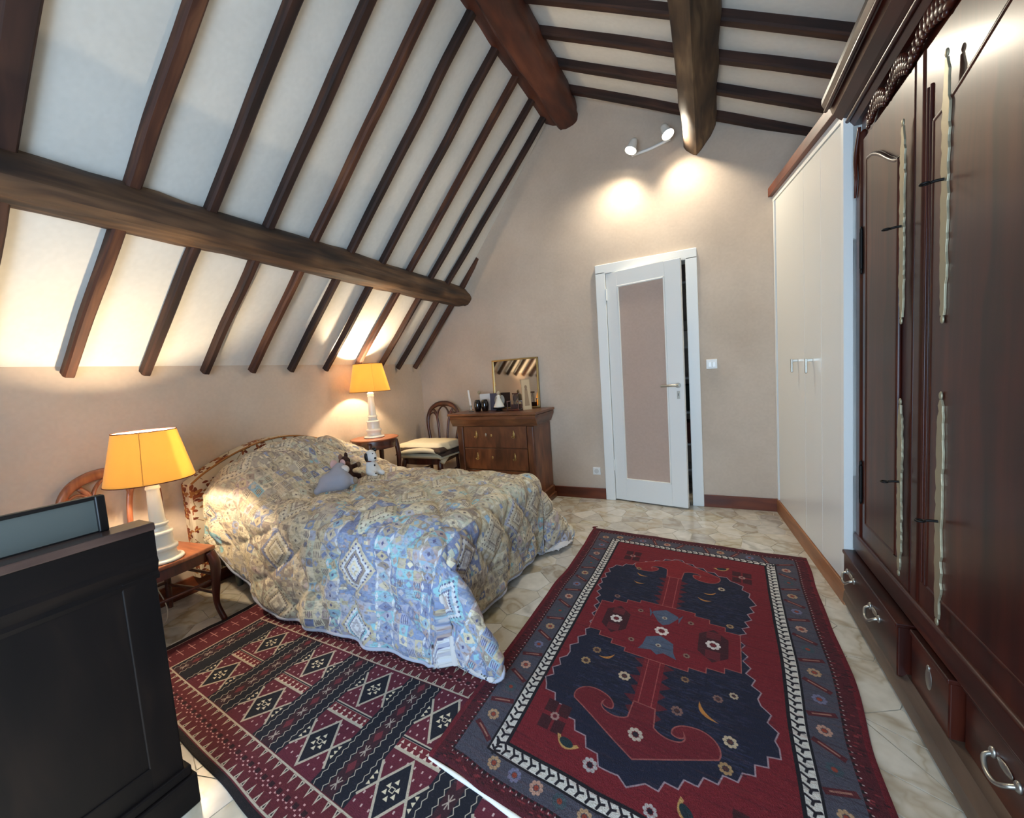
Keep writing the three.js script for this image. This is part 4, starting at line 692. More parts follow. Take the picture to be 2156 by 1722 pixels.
{
  const plush = c => std({ color: c, roughness: 1, sheen: 0.5, sheenRoughness: 0.7 });
  const S = 1.0;
  { // grey toy lying on its side with pink ears
    const c = [-2.07, 0.645, -1.71], t = thing('soft_toy', 'grey plush toy with pink ears lying on the quilt', 'toy', [c[0], c[1] - 0.07, c[2]], 'soft toys on the quilt');
    obj('body', sdf([[-0.02, -0.02, 0.035, 0.064, 0.03, -0.015, 0.0, 0.066], [0.0, 0.025, -0.015, 0.050, -0.02, 0.045, -0.045, 0.044], [0.04, 0.0, -0.03, 0.026, 0.085, -0.025, -0.055, 0.020], [-0.04, -0.04, 0.08, 0.024, -0.05, -0.055, 0.10, 0.022]], c, 0.16), plush('#9a9aa4'), t, { uv: true });
    obj('muzzle', sph(0.030, 0.027, 0.030, c[0] + 0.025, c[1] + 0.048, c[2] - 0.045, 16), plush('#cfc8c2'), t);
    obj('ear', sph(0.012, 0.026, 0.026, c[0] - 0.035, c[1] + 0.085, c[2] - 0.02, 14), plush('#c9a29c'), t); obj('ear', sph(0.022, 0.024, 0.012, c[0] - 0.02, c[1] + 0.08, c[2] - 0.075, 14), plush('#c9a29c'), t);
    for (const [a, b, d] of [[0.018, 0.062, -0.018], [0.040, 0.050, -0.022]]) obj('eye', sph(0.006, 0.006, 0.006, c[0] + a, c[1] + b, c[2] + d, 10), MAT.darkGlass, t);
    obj('paw', sph(0.020, 0.022, 0.016, c[0] + 0.098, c[1] - 0.02, c[2] - 0.055, 12), plush('#8f7a66'), t);
  }
  { // brown long-armed toy
    const c = [-2.20, 0.655, -1.90], t = thing('soft_toy', 'dark brown plush toy slumped between the grey and white toys', 'toy', [c[0], c[1] - 0.08, c[2]], 'soft toys on the quilt');
    obj('body', sdf([[0, -0.04, 0, 0.042, 0, 0.0, 0, 0.034], [-0.005, 0.045, 0.0, 0.036, -0.005, 0.05, 0, 0.036], [0.02, -0.05, 0.02, 0.022, 0.085, -0.062, 0.03, 0.018], [0.02, -0.05, -0.02, 0.022, 0.075, -0.06, -0.055, 0.018], [0.0, 0.0, 0.03, 0.016, 0.03, -0.03, 0.055, 0.015], [0.0, 0.0, -0.03, 0.016, 0.02, 0.01, -0.075, 0.015]], c, 0.15), plush('#3b211a'), t, { uv: true });
    obj('ear', sph(0.008, 0.022, 0.016, c[0] - 0.01, c[1] + 0.085, c[2] + 0.026, 12), plush('#8d6a5c'), t); obj('ear', sph(0.008, 0.022, 0.014, c[0] - 0.01, c[1] + 0.088, c[2] - 0.020, 12), plush('#3b211a'), t);
    obj('muzzle', sph(0.022, 0.020, 0.024, c[0] + 0.025, c[1] + 0.036, c[2] + 0.01, 14), plush('#5a3a2c'), t);
    for (const [a, b, d] of [[0.095, -0.06, 0.032], [0.085, -0.058, -0.06], [0.035, -0.03, 0.062], [0.025, 0.012, -0.085]]) obj('paw', sph(0.018, 0.020, 0.017, c[0] + a, c[1] + b, c[2] + d, 12), plush('#8a6f56'), t);
    for (const d of [-0.012, 0.016]) obj('eye', sph(0.004, 0.004, 0.004, c[0] + 0.030, c[1] + 0.062, c[2] + d, 8), MAT.darkGlass, t);
  }
  { // white dog with black spots
    const c = [-2.10, 0.665, -2.03], t = thing('soft_toy', 'white plush dog with black ears, spots and red collar', 'toy', [c[0], c[1] - 0.09, c[2]], 'soft toys on the quilt');
    obj('body', sdf([[0, -0.045, 0, 0.042, 0, 0.0, 0, 0.030], [0.004, 0.06, 0, 0.036, 0.012, 0.058, 0.004, 0.034], [0.012, 0.048, 0.006, 0.026, 0.040, 0.042, 0.012, 0.020], [0.015, -0.055, 0.028, 0.020, 0.062, -0.070, 0.036, 0.017], [0.015, -0.055, -0.028, 0.020, 0.056, -0.070, -0.04, 0.017], [0.0, 0.0, 0.026, 0.014, 0.012, -0.045, 0.048, 0.013], [0.0, 0.0, -0.026, 0.014, 0.016, -0.04, -0.045, 0.013]], c, 0.15), plush('#dcdad6'), t, { uv: true });
    obj('ear', sph(0.014, 0.030, 0.011, c[0] + 0.0, c[1] + 0.052, c[2] + 0.040, 12), MAT.black, t); obj('ear', sph(0.024, 0.018, 0.013, c[0] - 0.004, c[1] + 0.090, c[2] - 0.040, 12), MAT.black, t);
    obj('nose', sph(0.008, 0.007, 0.009, c[0] + 0.058, c[1] + 0.044, c[2] + 0.016, 10), MAT.black, t);
    for (const d of [-0.008, 0.018]) obj('eye', sph(0.004, 0.004, 0.004, c[0] + 0.040, c[1] + 0.074, c[2] + d, 8), MAT.black, t);
    obj('collar', new THREE.TorusGeometry(0.031, 0.005, 8, 24).rotateX(Math.PI / 2).translate(c[0], c[1] + 0.022, c[2]), std({ color: '#5e2a22', roughness: 0.8 }), t);
    for (const [a, b, d] of [[0.031, -0.010, 0.002], [0.034, -0.045, 0.022], [0.030, -0.04, -0.026], [0.07, -0.06, 0.036]]) obj('spot', sph(0.006, 0.008, 0.007, c[0] + a, c[1] + b, c[2] + d, 10), MAT.black, t);
  }
}

// ------------------------------------------------------------ dark cabinet in the foreground
{
  const xf = -1.405, xb = -1.487, z0 = -0.545, z1 = 0.62, Hh = 0.862, E = MAT.ebony, t = thing('dark_cabinet', 'tall shallow black-brown wooden cabinet with moulded top beside the kilim', 'cabinet', [(xf + xb) / 2, 0, 0]);
  obj('body', box(xb, xf - 0.010, 0.10, 0.72, z0 + 0.012, z1), E, t);
  obj('stile', box(xf - 0.03, xf - 0.006, 0.12, 0.72, z0 + 0.010, z0 + 0.085, 0.004), E, t); obj('stile', box(xf - 0.03, xf - 0.006, 0.12, 0.72, z1 - 0.085, z1, 0.004), E, t);
  obj('bottom_rail', box(xf - 0.03, xf - 0.006, 0.12, 0.19, z0 + 0.08, z1 - 0.08, 0.003), E, t, { axis: 2 });
  const co = [[xb, 0.70], [xf - 0.008, 0.70], [xf - 0.004, 0.712], [xf - 0.010, 0.722], [xf - 0.006, 0.735], [xf + 0.0, 0.752], [xf - 0.004, 0.765], [xf - 0.002, 0.84], [xb, 0.84]];
  obj('cornice', prismZ(co, z0 + 0.002, z1), E, t, { axis: 2 });
  obj('top', box(xb, xf + 0.004, 0.84, Hh, z0, z1, 0.004), std({ map: woodTex('#2b201d', '#4a3832', '#6b564c', 81, 16, 3, 0.4, 1.0, 0.6), roughness: 0.3 }), t, { axis: 2 });
  obj('plinth', [box(xb, xf + 0.012, 0.0, 0.095, z0 - 0.012, z1, 0.006), box(xb, xf + 0.004, 0.095, 0.125, z0 - 0.004, z1, 0.006)], E, t, { axis: 2 });
  const f = thing('dressing_mirror', 'low grey glass in a black frame standing on the dark cabinet', 'mirror', [-1.468, Hh, 0]);
  const pz0 = -0.470, pz1 = 0.5, ya = Hh, yb = 0.960, xp = -1.464;
  obj('glass', box(xp - 0.012, xp - 0.002, ya + 0.004, yb - 0.006, pz0 + 0.012, pz1 - 0.012), std({ color: '#585d59', roughness: 0.35 }), f);
  obj('frame', [box(xp - 0.016, xp + 0.008, ya, yb, pz0, pz0 + 0.020, 0.004), box(xp - 0.016, xp + 0.008, ya, yb, pz1 - 0.02, pz1, 0.004), box(xp - 0.016, xp + 0.004, yb - 0.010, yb, pz0, pz1, 0.003), box(xp - 0.016, xp, ya, ya + 0.004, pz0, pz1)], MAT.black, f);
}

// ------------------------------------------------------------ carpets
function carpet(name, label, C, mat, th, lift, nu = 60, nv = 60, wob = 0.008) {   // C: far-left, far-right, near-left, near-right [x,z]
  const pos = [], uv = [], idx = [], rows = nu + 3, cols = nv + 3;
  for (let i = -1; i <= nu + 1; i++) for (let j = -1; j <= nv + 1; j++) {
    const skirt = i < 0 || j < 0 || i > nu || j > nv, u = clamp(i / nu), v = clamp(j / nv);
    let x = lerp(lerp(C[0][0], C[1][0], u), lerp(C[2][0], C[3][0], u), v), z = lerp(lerp(C[0][1], C[1][1], u), lerp(C[2][1], C[3][1], u), v);
    const e = (1 - 4 * u * (1 - u)), e2 = (1 - 4 * v * (1 - v)); x += (fbm(v * 6 + 3, u * 2, 2, 999, 999, 5) - 0.5) * wob * 3 * e; z += (fbm(u * 6 + 13, v * 2, 2, 999, 999, 6) - 0.5) * wob * 3 * e2;
    const l = lift ? lift(x, z) : 0; pos.push(x, skirt ? l : th + l + (fbm(x * 4 + 40, z * 4 + 40, 2, 999, 999, 8) - 0.4) * 0.004, z); uv.push(u, 1 - v);
  }
  for (let i = 0; i < rows - 1; i++) for (let j = 0; j < cols - 1; j++) { const a = i * cols + j, b = a + 1, c = a + cols, d = c + 1; idx.push(a, b, c, b, d, c); }
  const g = new THREE.BufferGeometry(); g.setAttribute('position', new THREE.Float32BufferAttribute(pos, 3)); g.setAttribute('uv', new THREE.Float32BufferAttribute(uv, 2)); g.setIndex(idx); g.computeVertexNormals();
  const cx = (C[0][0] + C[3][0]) / 2, cz = (C[0][1] + C[3][1]) / 2, t = thing(name, label, 'rug', [cx, 0, cz]); obj('pile', g, mat, t, { uv: true }); return t;
}
const weave = tex(256, 256, (u, v) => { const n = vnoise(u * 128, v * 128, 128, 128, 3) * 0.6 + vnoise(u * 40, v * 40, 40, 40, 4) * 0.4; return [n, n, n]; }, 0.12, 0.12, false);
const flecks = (c, W, H, n, a) => { for (let i = 0; i < n; i++) { c.fillStyle = i % 2 ? `rgba(0,0,0,${a})` : `rgba(230,190,180,${a * 0.6})`; c.fillRect(hash(i, 31) * W, hash(i, 32) * H, 2 + hash(i, 33) * 5, 1 + hash(i, 34) * 3); } };
// flat-woven striped kilim: u along x, v from the bed towards the viewer
const kilimT = canvasTex(2048, 800, (c, W, H) => {
  const red = '#5a1a22', nav = '#10121f', wh = '#b9ad98', L = 2.0; const X = m => m / L * W;
  c.fillStyle = red; c.fillRect(0, 0, W, H); c.fillStyle = '#140d10'; c.fillRect(0, 0, W, 20); c.fillRect(0, H - 22, W, 22); c.fillRect(0, 0, X(0.03), H); c.fillRect(W - X(0.03), 0, X(0.03), H);
  c.strokeStyle = wh; c.lineWidth = 4; c.beginPath(); c.moveTo(X(0.035), 24); c.lineTo(X(0.035), H - 24); c.stroke(); c.lineWidth = 7; c.beginPath(); c.moveTo(X(0.03), H - 30); c.lineTo(W, H - 30); c.stroke();
  const bw = 118; // border along both long sides
  for (const [y0, y1, s] of [[20, 20 + bw, 1], [H - 34 - bw, H - 34, -1]]) {
    for (let x = X(0.2), k = 0; x < W - 60; x += 44, k++) { // pale teeth from the inner line
      for (const [yb, d] of [[s > 0 ? y1 : y0, -s], [s > 0 ? y0 + 4 : y1, s]]) { c.fillStyle = wh; c.beginPath(); c.moveTo(x - 9, yb); c.lineTo(x + 9, yb); c.lineTo(x, yb + d * 34); c.fill(); c.fillStyle = '#1a1012'; c.beginPath(); c.moveTo(x - 3, yb + d * 3); c.lineTo(x + 3, yb + d * 3); c.lineTo(x, yb + d * 16); c.fill(); }
      const ym = (y0 + y1) / 2; c.fillStyle = '#c99a94'; for (const [dx, dy] of [[0, 0], [14, 9], [-14, 9], [0, 18], [0, -16]]) c.fillRect(x + 22 + dx - 4, ym + dy - 3, 8, 6); c.fillStyle = '#2a0b12'; for (const dx of [-20, 20]) c.fillRect(x + 22 + dx - 7, ym - 8, 14, 16);
    }
    c.strokeStyle = wh; c.lineWidth = 7; c.beginPath(); c.moveTo(X(0.2), s > 0 ? y1 + 4 : y0 - 4); c.lineTo(W - X(0.06), s > 0 ? y1 + 4 : y0 - 4); c.stroke();
  }
  // left end band
  for (let y = 60; y < H - 60; y += 62) { c.strokeStyle = '#b98a80'; c.lineWidth = 5; c.beginPath(); c.moveTo(X(0.07), y); c.lineTo(X(0.15), y); c.moveTo(X(0.11), y - 20); c.lineTo(X(0.11), y + 20); c.stroke(); }
  c.fillStyle = wh; c.fillRect(X(0.195), 20, 8, H - 60);
  const ya = 20 + bw + 10, yb = H - 34 - bw - 10, hh = yb - ya; c.save(); c.beginPath(); c.rect(X(0.203), ya, W - X(0.26), hh); c.clip();
  c.fillStyle = nav; c.fillRect(X(0.203), ya, W, hh);
  const zig = (x, col, a = 5) => { c.strokeStyle = col; c.lineWidth = 3; c.beginPath(); for (let y = ya, k = 0; y <= yb; y += 14, k++) c.lineTo(x + (k % 2 ? a : -a), y); c.stroke(); };
  const patterned = x => { c.fillStyle = '#34161f'; c.fillRect(x - 22, ya, 44, hh); zig(x - 28, wh); zig(x + 28, wh); for (let y = ya + 30, k = 0; y < yb; y += 60, k++) { c.strokeStyle = '#a79a8c'; c.lineWidth = 4; if (k % 2) { c.beginPath(); c.moveTo(x - 12, y - 16); c.lineTo(x + 12, y + 16); c.moveTo(x + 12, y - 16); c.lineTo(x - 12, y + 16); c.moveTo(x, y - 22); c.lineTo(x, y + 22); c.stroke(); } else { c.fillStyle = '#6a2730'; c.beginPath(); c.moveTo(x, y - 26); c.lineTo(x + 15, y); c.lineTo(x, y + 26); c.lineTo(x - 15, y); c.fill(); } } };
  patterned(X(0.25));
  for (let b = 0; b < 6; b++) {
    const xc = X(0.46 + b * 0.348), bwid = X(0.19), x0 = xc - bwid / 2, x1 = xc + bwid / 2;
    c.fillStyle = '#5c1b2b'; c.fillRect(x0, ya, bwid, hh); zig(x0 - 12, wh, 4); zig(x1 + 12, wh, 4);
    for (let i = 0; i < 90; i++) { c.fillStyle = '#c4a9a2'; c.fillRect(x0 + 8 + (i % 6) * bwid / 6.2 + (Math.floor(i / 6) % 2) * 10, ya + 10 + Math.floor(i / 6) * hh / 15.5, 6, 9); }
    const motif = (cy, s) => {
      c.fillStyle = nav; c.beginPath(); c.moveTo(xc, cy - s * 0.95); c.lineTo(xc + bwid * 0.30, cy); c.lineTo(xc, cy + s * 0.95); c.lineTo(xc - bwid * 0.30, cy); c.fill();
      for (const sx of [-1, 1]) { c.fillStyle = nav; c.beginPath(); c.moveTo(xc + sx * bwid / 2, cy - s * 0.7); c.lineTo(xc + sx * bwid * 0.34, cy); c.lineTo(xc + sx * bwid / 2, cy + s * 0.7); c.fill(); for (const dy of [-18, 0, 18]) { c.fillStyle = '#d8c9a8'; c.beginPath(); c.moveTo(xc + sx * bwid * 0.47, cy + dy - 8); c.lineTo(xc + sx * bwid * 0.40, cy + dy); c.lineTo(xc + sx * bwid * 0.47, cy + dy + 8); c.fill(); } }
      c.strokeStyle = wh; c.lineWidth = 9; c.beginPath(); c.moveTo(x0, cy - s * 0.62); c.lineTo(xc, cy + s); c.lineTo(x1, cy - s * 0.62); c.moveTo(x0, cy + s * 0.62); c.lineTo(xc, cy - s); c.lineTo(x1, cy + s * 0.62); c.stroke();
      for (const [dx, dy] of [[0, -26], [0, 26], [-18, -8], [18, -8], [-18, 12], [18, 12]]) { c.fillStyle = '#dccdae'; c.beginPath(); c.moveTo(xc + dx, cy + dy - 9); c.lineTo(xc + dx + 9, cy + dy + 7); c.lineTo(xc + dx - 9, cy + dy + 7); c.fill(); } c.strokeStyle = '#dccdae'; c.lineWidth = 3; c.strokeRect(xc - 8, cy - 7, 16, 14);
    };
    motif(ya + hh * 0.23, 96); motif(ya + hh * 0.78, 96);
    c.fillStyle = wh; c.fillRect(x0, ya + hh * 0.45, bwid, hh * 0.115); c.fillStyle = nav; c.fillRect(x0, ya + hh * 0.462, bwid, 5); c.fillStyle = '#6b2028'; c.fillRect(x0, ya + hh * 0.476, bwid, hh * 0.066); for (let r = 0; r < 2; r++) for (let i = 0; i < 7; i++) { c.fillStyle = '#d8c6b2'; c.beginPath(); const xx = x0 + (i + 0.5) * bwid / 7, yy = ya + hh * 0.482 + r * 16; c.moveTo(xx, yy); c.lineTo(xx + 7, yy + 14); c.lineTo(xx - 7, yy + 14); c.fill(); }
    patterned(xc + X(0.174));
  }
  c.restore(); flecks(c, W, H, 26000, 0.10);
});
carpet('kilim_rug', 'flat-woven kilim with navy and maroon stripes and white diamonds', [[-2.37, -1.345], [-0.37, -1.305], [-2.40, -0.735], [-0.37, -0.47]], std({ map: kilimT, bumpMap: weave, bumpScale: 0.001, roughness: 0.95 }), 0.005, null, 60, 30, 0.006);

// hand-knotted red rug: u across, v from the door towards the viewer
const rugT = canvasTex(1024, 1640, (c, W, H) => {
  const F = (col, pts) => { c.fillStyle = col; c.beginPath(); pts.forEach((p, i) => i ? c.lineTo(p[0] * W, p[1] * H) : c.moveTo(p[0] * W, p[1] * H)); c.closePath(); c.fill(); };
  const S = (col, w, pts, close = true) => { c.strokeStyle = col; c.lineWidth = w; c.beginPath(); pts.forEach((p, i) => i ? c.lineTo(p[0] * W, p[1] * H) : c.moveTo(p[0] * W, p[1] * H)); if (close) c.closePath(); c.stroke(); };
  const flower = (x, y, r, col, ctr = '#2a1418') => { for (let k = 0; k < 8; k++) { const a = k * Math.PI / 4; c.fillStyle = col; c.beginPath(); c.ellipse(x * W + Math.cos(a) * r, y * H + Math.sin(a) * r, r * 0.42, r * 0.42, 0, 0, 7); c.fill(); } c.fillStyle = ctr; c.beginPath(); c.arc(x * W, y * H, r * 0.5, 0, 7); c.fill(); };
  const maroon = '#4a121c', field = '#6b141f', blue = '#14172e', grey = '#454450', white = '#c9c5bd';
  c.fillStyle = maroon; c.fillRect(0, 0, W, H); c.fillStyle = '#66121f'; c.fillRect(0, 0, 14, H); c.fillRect(W - 14, 0, 14, H);
  for (let i = 0; i < 900; i++) { c.fillStyle = i % 3 ? '#2a0c14' : '#7a2a30'; const e = i % 4, t = hash(i, 3), d = 14 + hash(i, 4) * 46; const p = e === 0 ? [d, t * H] : e === 1 ? [W - d, t * H] : e === 2 ? [t * W, d] : [t * W, H - d]; c.fillRect(p[0], p[1], 10, 4); }
  // grey border with slanting bars and flowers
  const gi = 54, gt = 50, gb = 44, rect = (l, t, b) => [l, t, W - 2 * l, H - t - b]; c.fillStyle = grey; c.fillRect(...rect(gi, gt, gb)); c.setLineDash([9, 8]); c.lineWidth = 5; c.strokeStyle = '#0f0a10'; c.strokeRect(...rect(gi - 3, gt - 3, gb - 3)); c.strokeStyle = '#b9a9a4'; c.setLineDash([3, 14]); c.strokeRect(...rect(gi - 8, gt - 8, gb - 8)); c.setLineDash([]);
  const bi = 138; const mot = (x, y, k, vert) => { c.save(); c.translate(x, y); if (!vert) c.rotate(Math.PI / 2); if (k % 2) { c.rotate(k % 4 === 1 ? 0.5 : -0.35); c.fillStyle = '#4e1820'; c.fillRect(-36, -8, 72, 16); c.fillStyle = '#94685a'; c.fillRect(-24, -3, 48, 5); } else { c.restore(); flower(x / W, y / H, 13, ['#a98a6a', '#6a6a86', '#b08a78', '#3a4a52'][Math.floor(k / 2) % 4], '#8a3a2a'); return; } c.restore(); };
  for (let y = 110, k = 0; y < H - 90; y += 56, k++) { mot(96, y, k, true); mot(W - 96, y, k + 3, true); } for (let x = 170, k = 0; x < W - 160; x += 62, k++) { mot(x, 86, k, false); mot(x, H - 72, k * 2, false); }
  c.fillStyle = '#0c0a14'; const bt = 118, bb = 98; c.fillRect(...rect(bi - 6, bt - 5, bb - 6));
  c.fillStyle = white; c.fillRect(...rect(bi, bt, bb));
  const wi = bi + 34, wt = bt + 26, wb = bb + 34; c.strokeStyle = '#15121c'; c.lineWidth = 6;
  for (let y = bt + 8, k = 0; y < H - bb - 8; y += 26, k++) for (const x of [bi, W - wi]) { c.beginPath(); c.moveTo(x + 2, y); c.lineTo(x + 18, y + 10); c.lineTo(x + 32, y + 4); c.moveTo(x + 18, y + 10); c.lineTo(x + 14, y + 22); c.stroke(); }
  for (let x = bi + 8; x < W - bi - 8; x += 26) for (const y of [bt - 4, H - wb]) { c.beginPath(); c.moveTo(x, y + 2); c.lineTo(x + 10, y + 18); c.lineTo(x + 4, y + 32); c.moveTo(x + 10, y + 18); c.lineTo(x + 22, y + 14); c.stroke(); }
  c.fillStyle = '#0c0a14'; c.fillRect(...rect(wi - 2, wt - 2, wb - 2)); c.fillStyle = field; c.fillRect(...rect(wi + 7, wt + 6, wb + 7));
  // deep blue medallion with toothed outline
  const out = [[0.465, 0.145], [0.72, 0.225], [0.775, 0.30], [0.745, 0.40], [0.72, 0.47], [0.74, 0.57], [0.775, 0.64], [0.805, 0.72], [0.72, 0.79], [0.50, 0.885], [0.43, 0.885], [0.18, 0.775], [0.20, 0.67], [0.235, 0.57], [0.215, 0.47], [0.185, 0.37], [0.20, 0.27]];
  const teeth = []; for (let i = 0; i < out.length; i++) { const A = out[i], B = out[(i + 1) % out.length], L = Math.hypot((B[0] - A[0]) * W, (B[1] - A[1]) * H), n = Math.max(2, Math.round(L / 26)); const nx = (B[1] - A[1]) * H / L, ny = -(B[0] - A[0]) * W / L; for (let k = 0; k < n; k++) { const t = k / n, o = k % 2 ? 9 : -9; teeth.push([lerp(A[0], B[0], t) + nx * o / W, lerp(A[1], B[1], t) + ny * o / H]); } }
  F(blue, teeth); S('#97838a', 4, teeth);
  for (let i = 0; i < 3600; i++) { const x = 0.26 + hash(i, 21) * 0.46, y = 0.25 + hash(i, 22) * 0.54; c.fillStyle = ['rgba(44,52,84,0.45)', 'rgba(10,10,24,0.5)', 'rgba(70,76,92,0.28)'][i % 3]; c.fillRect(x * W, y * H, 8 + hash(i, 23) * 20, 2 + hash(i, 24) * 3); }
  // stem and two anchor heads
  const mx = 0.475; F(field, [[mx - 0.032, 0.22], [mx + 0.032, 0.22], [mx + 0.032, 0.80], [mx - 0.032, 0.80]]); S('#9a4a48', 3, [[mx - 0.018, 0.24], [mx - 0.018, 0.79]], false); S('#9a4a48', 3, [[mx + 0.018, 0.24], [mx + 0.018, 0.79]], false);
  // arrow-shaped heads with two curled hooks
  const anchor = (y, s, w, col) => {
    const X = a => (mx + a) * W, Y = b => (y + s * b) * H; c.beginPath(); c.moveTo(X(0), Y(-0.060));
    for (const g of [1, -1]) { const q = (a, b, a2, b2, a3, b3) => c.bezierCurveTo(X(g * a), Y(b), X(g * a2), Y(b2), X(g * a3), Y(b3)); if (g < 0) c.lineTo(X(-0.03), Y(0.05)); if (g > 0) { c.lineTo(X(w), Y(0.004)); q(w * 1.08, 0.022, w * 0.95, 0.046, w * 0.72, 0.044); q(w * 0.52, 0.042, w * 0.40, 0.030, w * 0.42, 0.016); q(w * 0.46, 0.010, w * 0.60, 0.012, w * 0.58, 0.022); q(w * 0.66, 0.004, w * 0.34, -0.006, 0.035, 0.012); c.lineTo(X(0.03), Y(0.05)); }
      else { c.lineTo(X(-0.035), Y(0.012)); q(w * 0.34, -0.006, w * 0.66, 0.004, w * 0.58, 0.022); q(w * 0.60, 0.012, w * 0.46, 0.010, w * 0.42, 0.016); q(w * 0.40, 0.030, w * 0.52, 0.042, w * 0.72, 0.044); q(w * 0.95, 0.046, w * 1.08, 0.022, w, 0.004); } }
    c.closePath(); c.fillStyle = col; c.fill(); c.strokeStyle = '#93504c'; c.lineWidth = 4; c.stroke();
  };
  for (const [ya, yb] of [[0.285, 0.40], [0.63, 0.755]]) for (let k = 0; k < 6; k++) { const y = lerp(ya, yb, k / 5); for (const g of [-1, 1]) F('#551420', [[mx + g * 0.032, y - 0.011], [mx + g * (0.062 - (k % 2) * 0.012), y - 0.004], [mx + g * 0.032, y + 0.010]]); }
  anchor(0.212, 1, 0.175, '#77161d'); anchor(0.785, -1, 0.19, '#64141f');
  // stepped red cross
  const st = [[0.245, 0.06], [0.20, 0.06], [0.20, 0.075], [0.15, 0.075], [0.15, 0.09], [0.10, 0.09], [0.10, 0.102], [0.05, 0.102]], q = []; const cy = 0.515;
  for (const [a, b] of st) q.push([mx + a, cy - b]); for (const [a, b] of [...st].reverse()) q.push([mx - a, cy - b]); for (const [a, b] of st) q.push([mx - a, cy + b]); for (const [a, b] of [...st].reverse()) q.push([mx + a, cy + b]);
  F('#6f1420', q); S('#9c5a52', 3, q);
  for (const s of [-1, 1]) { // slate blue stars and dark side medallions
    const y = cy + s * 0.052; F('#4a566c', [[mx, y - 0.034], [mx + 0.045, y - 0.018], [mx + 0.05, y + 0.01], [mx + 0.062, y + 0.028 * s], [mx + 0.02, y + 0.02], [mx, y + 0.03], [mx - 0.02, y + 0.02], [mx - 0.062, y + 0.028 * s], [mx - 0.05, y + 0.01], [mx - 0.045, y - 0.018]]); flower(mx, y, 7, '#a9a090', '#5a2a24');
    const x = mx + s * 0.165; F('#38101a', [[x, cy - 0.055], [x + 0.045, cy - 0.03], [x + 0.045, cy + 0.03], [x, cy + 0.055], [x - 0.045, cy + 0.03], [x - 0.045, cy - 0.03]]); for (const d of [-1, 1]) F('#5c1a24', [[x - 0.022, cy + d * 0.02], [x + 0.022, cy + d * 0.02], [x + 0.022, cy + d * 0.045], [x - 0.022, cy + d * 0.045]]); flower(x, cy, 17, '#d5cdc8', '#6a1a24');
    for (const d of [-1, 1]) flower(mx + s * 0.09, cy + d * 0.058, 8, '#7a6a5a', '#3a1018');
  }
  flower(mx, cy, 18, '#d8d0ca', '#6a1a24');
  // small flowers and orange crescents in the blue ground
  const cres = (x, y, s, a) => { c.save(); c.translate(x * W, y * H); c.rotate(a); c.fillStyle = '#b5793a'; c.beginPath(); c.moveTo(-26 * s, -8); c.quadraticCurveTo(0, 26 * s, 28 * s, -10 * s); c.quadraticCurveTo(0, 8 * s, -26 * s, -8); c.fill(); c.restore(); };
  cres(0.34, 0.285, 1, 0.4); cres(0.62, 0.31, 1, -0.4); cres(0.33, 0.65, 1.1, -0.5); cres(0.63, 0.70, 1.4, 0.9); cres(0.60, 0.345, 1.0, 0.2); cres(0.34, 0.33, 0.9, 0.1);
  for (const [x, y, r, k] of [[0.29, 0.64, 11, 0], [0.40, 0.685, 14, 1], [0.27, 0.68, 12, 2], [0.56, 0.72, 12, 3], [0.69, 0.74, 13, 1], [0.68, 0.79, 12, 2], [0.66, 0.66, 10, 3], [0.32, 0.25, 9, 0], [0.66, 0.275, 10, 1], [0.69, 0.43, 9, 2], [0.28, 0.42, 9, 3], [0.57, 0.64, 9, 0], [0.70, 0.64, 9, 1]]) flower(x, y, r, ['#8a6a4a', '#b9a68a', '#a0825a', '#7a5a52'][k], '#4a2a26');
  flower(mx - 0.005, 0.800, 15, '#b5a89a', '#1a1420');
  // corner figures in the red field
  for (const [x, y] of [[0.27, 0.175], [0.735, 0.19], [0.255, 0.835], [0.73, 0.875]]) { for (let k = 0; k < 4; k++) F('#360d16', [[x - 0.036 + (k % 2) * 0.04, y - 0.03 + (k >> 1) * 0.034], [x - 0.004 + (k % 2) * 0.04, y - 0.03 + (k >> 1) * 0.034], [x - 0.004 + (k % 2) * 0.04, y - 0.004 + (k >> 1) * 0.034], [x - 0.036 + (k % 2) * 0.04, y - 0.004 + (k >> 1) * 0.034]]); flower(x, y, 10, '#9a7a72', '#5a1420'); }
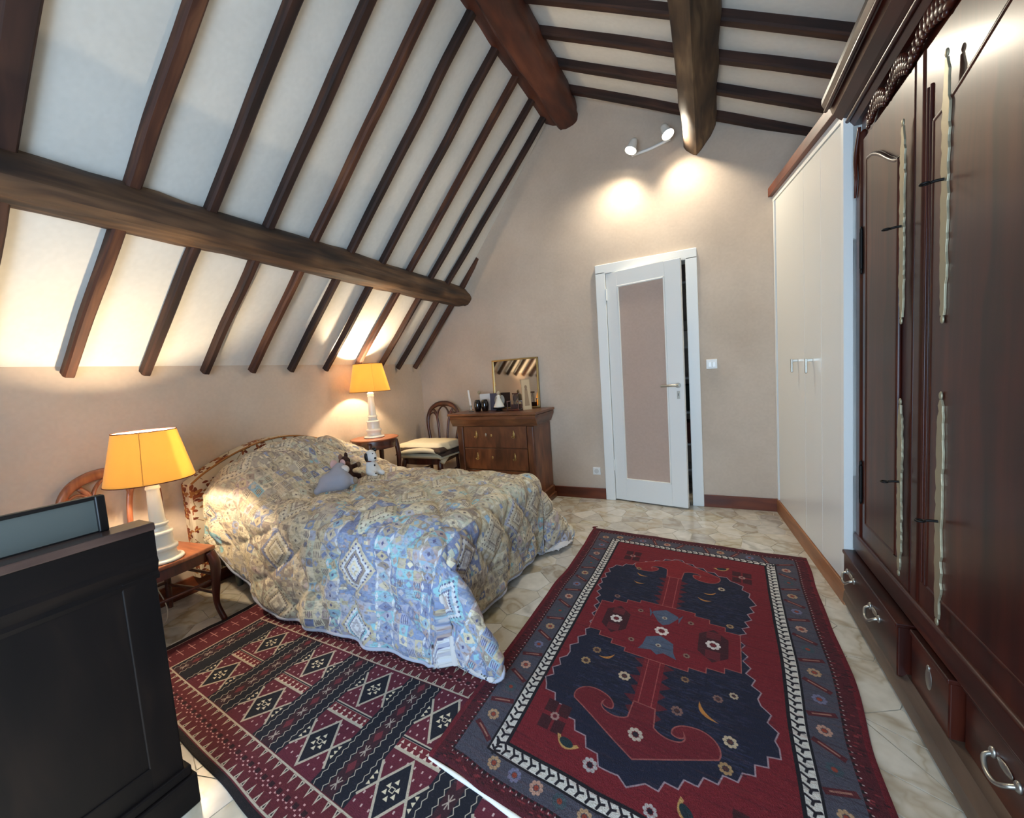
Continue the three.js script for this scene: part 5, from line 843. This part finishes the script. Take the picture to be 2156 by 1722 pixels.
  const bird = (x, y, a) => { c.save(); c.translate(x * W, y * H); c.rotate(a); c.fillStyle = '#b08a52'; c.beginPath(); c.moveTo(-34, -16); c.quadraticCurveTo(0, 38, 36, -18); c.lineTo(26, -20); c.quadraticCurveTo(0, 14, -24, -18); c.fill(); c.fillStyle = '#16282e'; c.beginPath(); c.ellipse(0, -8, 20, 12, 0, 0, 7); c.fill(); c.restore(); };
  bird(0.31, 0.875, 0.2); bird(0.60, 0.885, 0.9); bird(0.66, 0.165, -0.3); flower(0.385, 0.885, 14, '#a9a2a0', '#1a1020'); flower(0.535, 0.905, 12, '#a9a2a0', '#1a1020');
  for (let i = 0; i < 1500; i++) { c.fillStyle = i % 2 ? 'rgba(20,4,10,0.10)' : 'rgba(150,60,50,0.06)'; c.fillRect(hash(i, 71) * W, hash(i, 72) * H, 30 + hash(i, 73) * 120, 2 + hash(i, 74) * 5); }
  flecks(c, W, H, 30000, 0.09);
});
{
  const lift = (x, z) => 0.006 * sstep(-0.30, -0.42, x) * sstep(-1.40, -1.30, z);
  const r = carpet('knotted_rug', 'red and navy hand-knotted rug with stepped medallion and pale zigzag border', [[-0.80, -2.925], [0.500, -2.785], [-0.825, -0.925], [0.385, -0.735]], std({ map: rugT, bumpMap: weave, bumpScale: 0.003, roughness: 1, sheen: 0.3, sheenRoughness: 0.8 }), 0.010, lift, 60, 90, 0.010);
  obj('selvedge', limb([[-0.83, 0.009, -0.922, 0.004], [-0.72, 0.010, -0.905, 0.007], [-0.62, 0.009, -0.890, 0.006], [-0.50, 0.010, -0.868, 0.008], [-0.40, 0.009, -0.856, 0.006], [0.0, 0.007, -0.794, 0.007], [0.385, 0.007, -0.732, 0.006]], 50, 8), MAT.sheet, r).userData.label = 'white cotton end of the rug';
  const tf = []; for (let k = 0; k < 5; k++) tf.push(tube([[-0.795, 0.006, -2.92], [-0.80 - k * 0.006, 0.006, -2.94], [-0.815 + k * 0.006, 0.004, -2.955 - k * 0.003]], 0.003, 5, 5)); obj('tassel', tf, std({ color: '#5a1420', roughness: 1 }), r);
}

shadows(scene);
renderer.render(scene, camera);
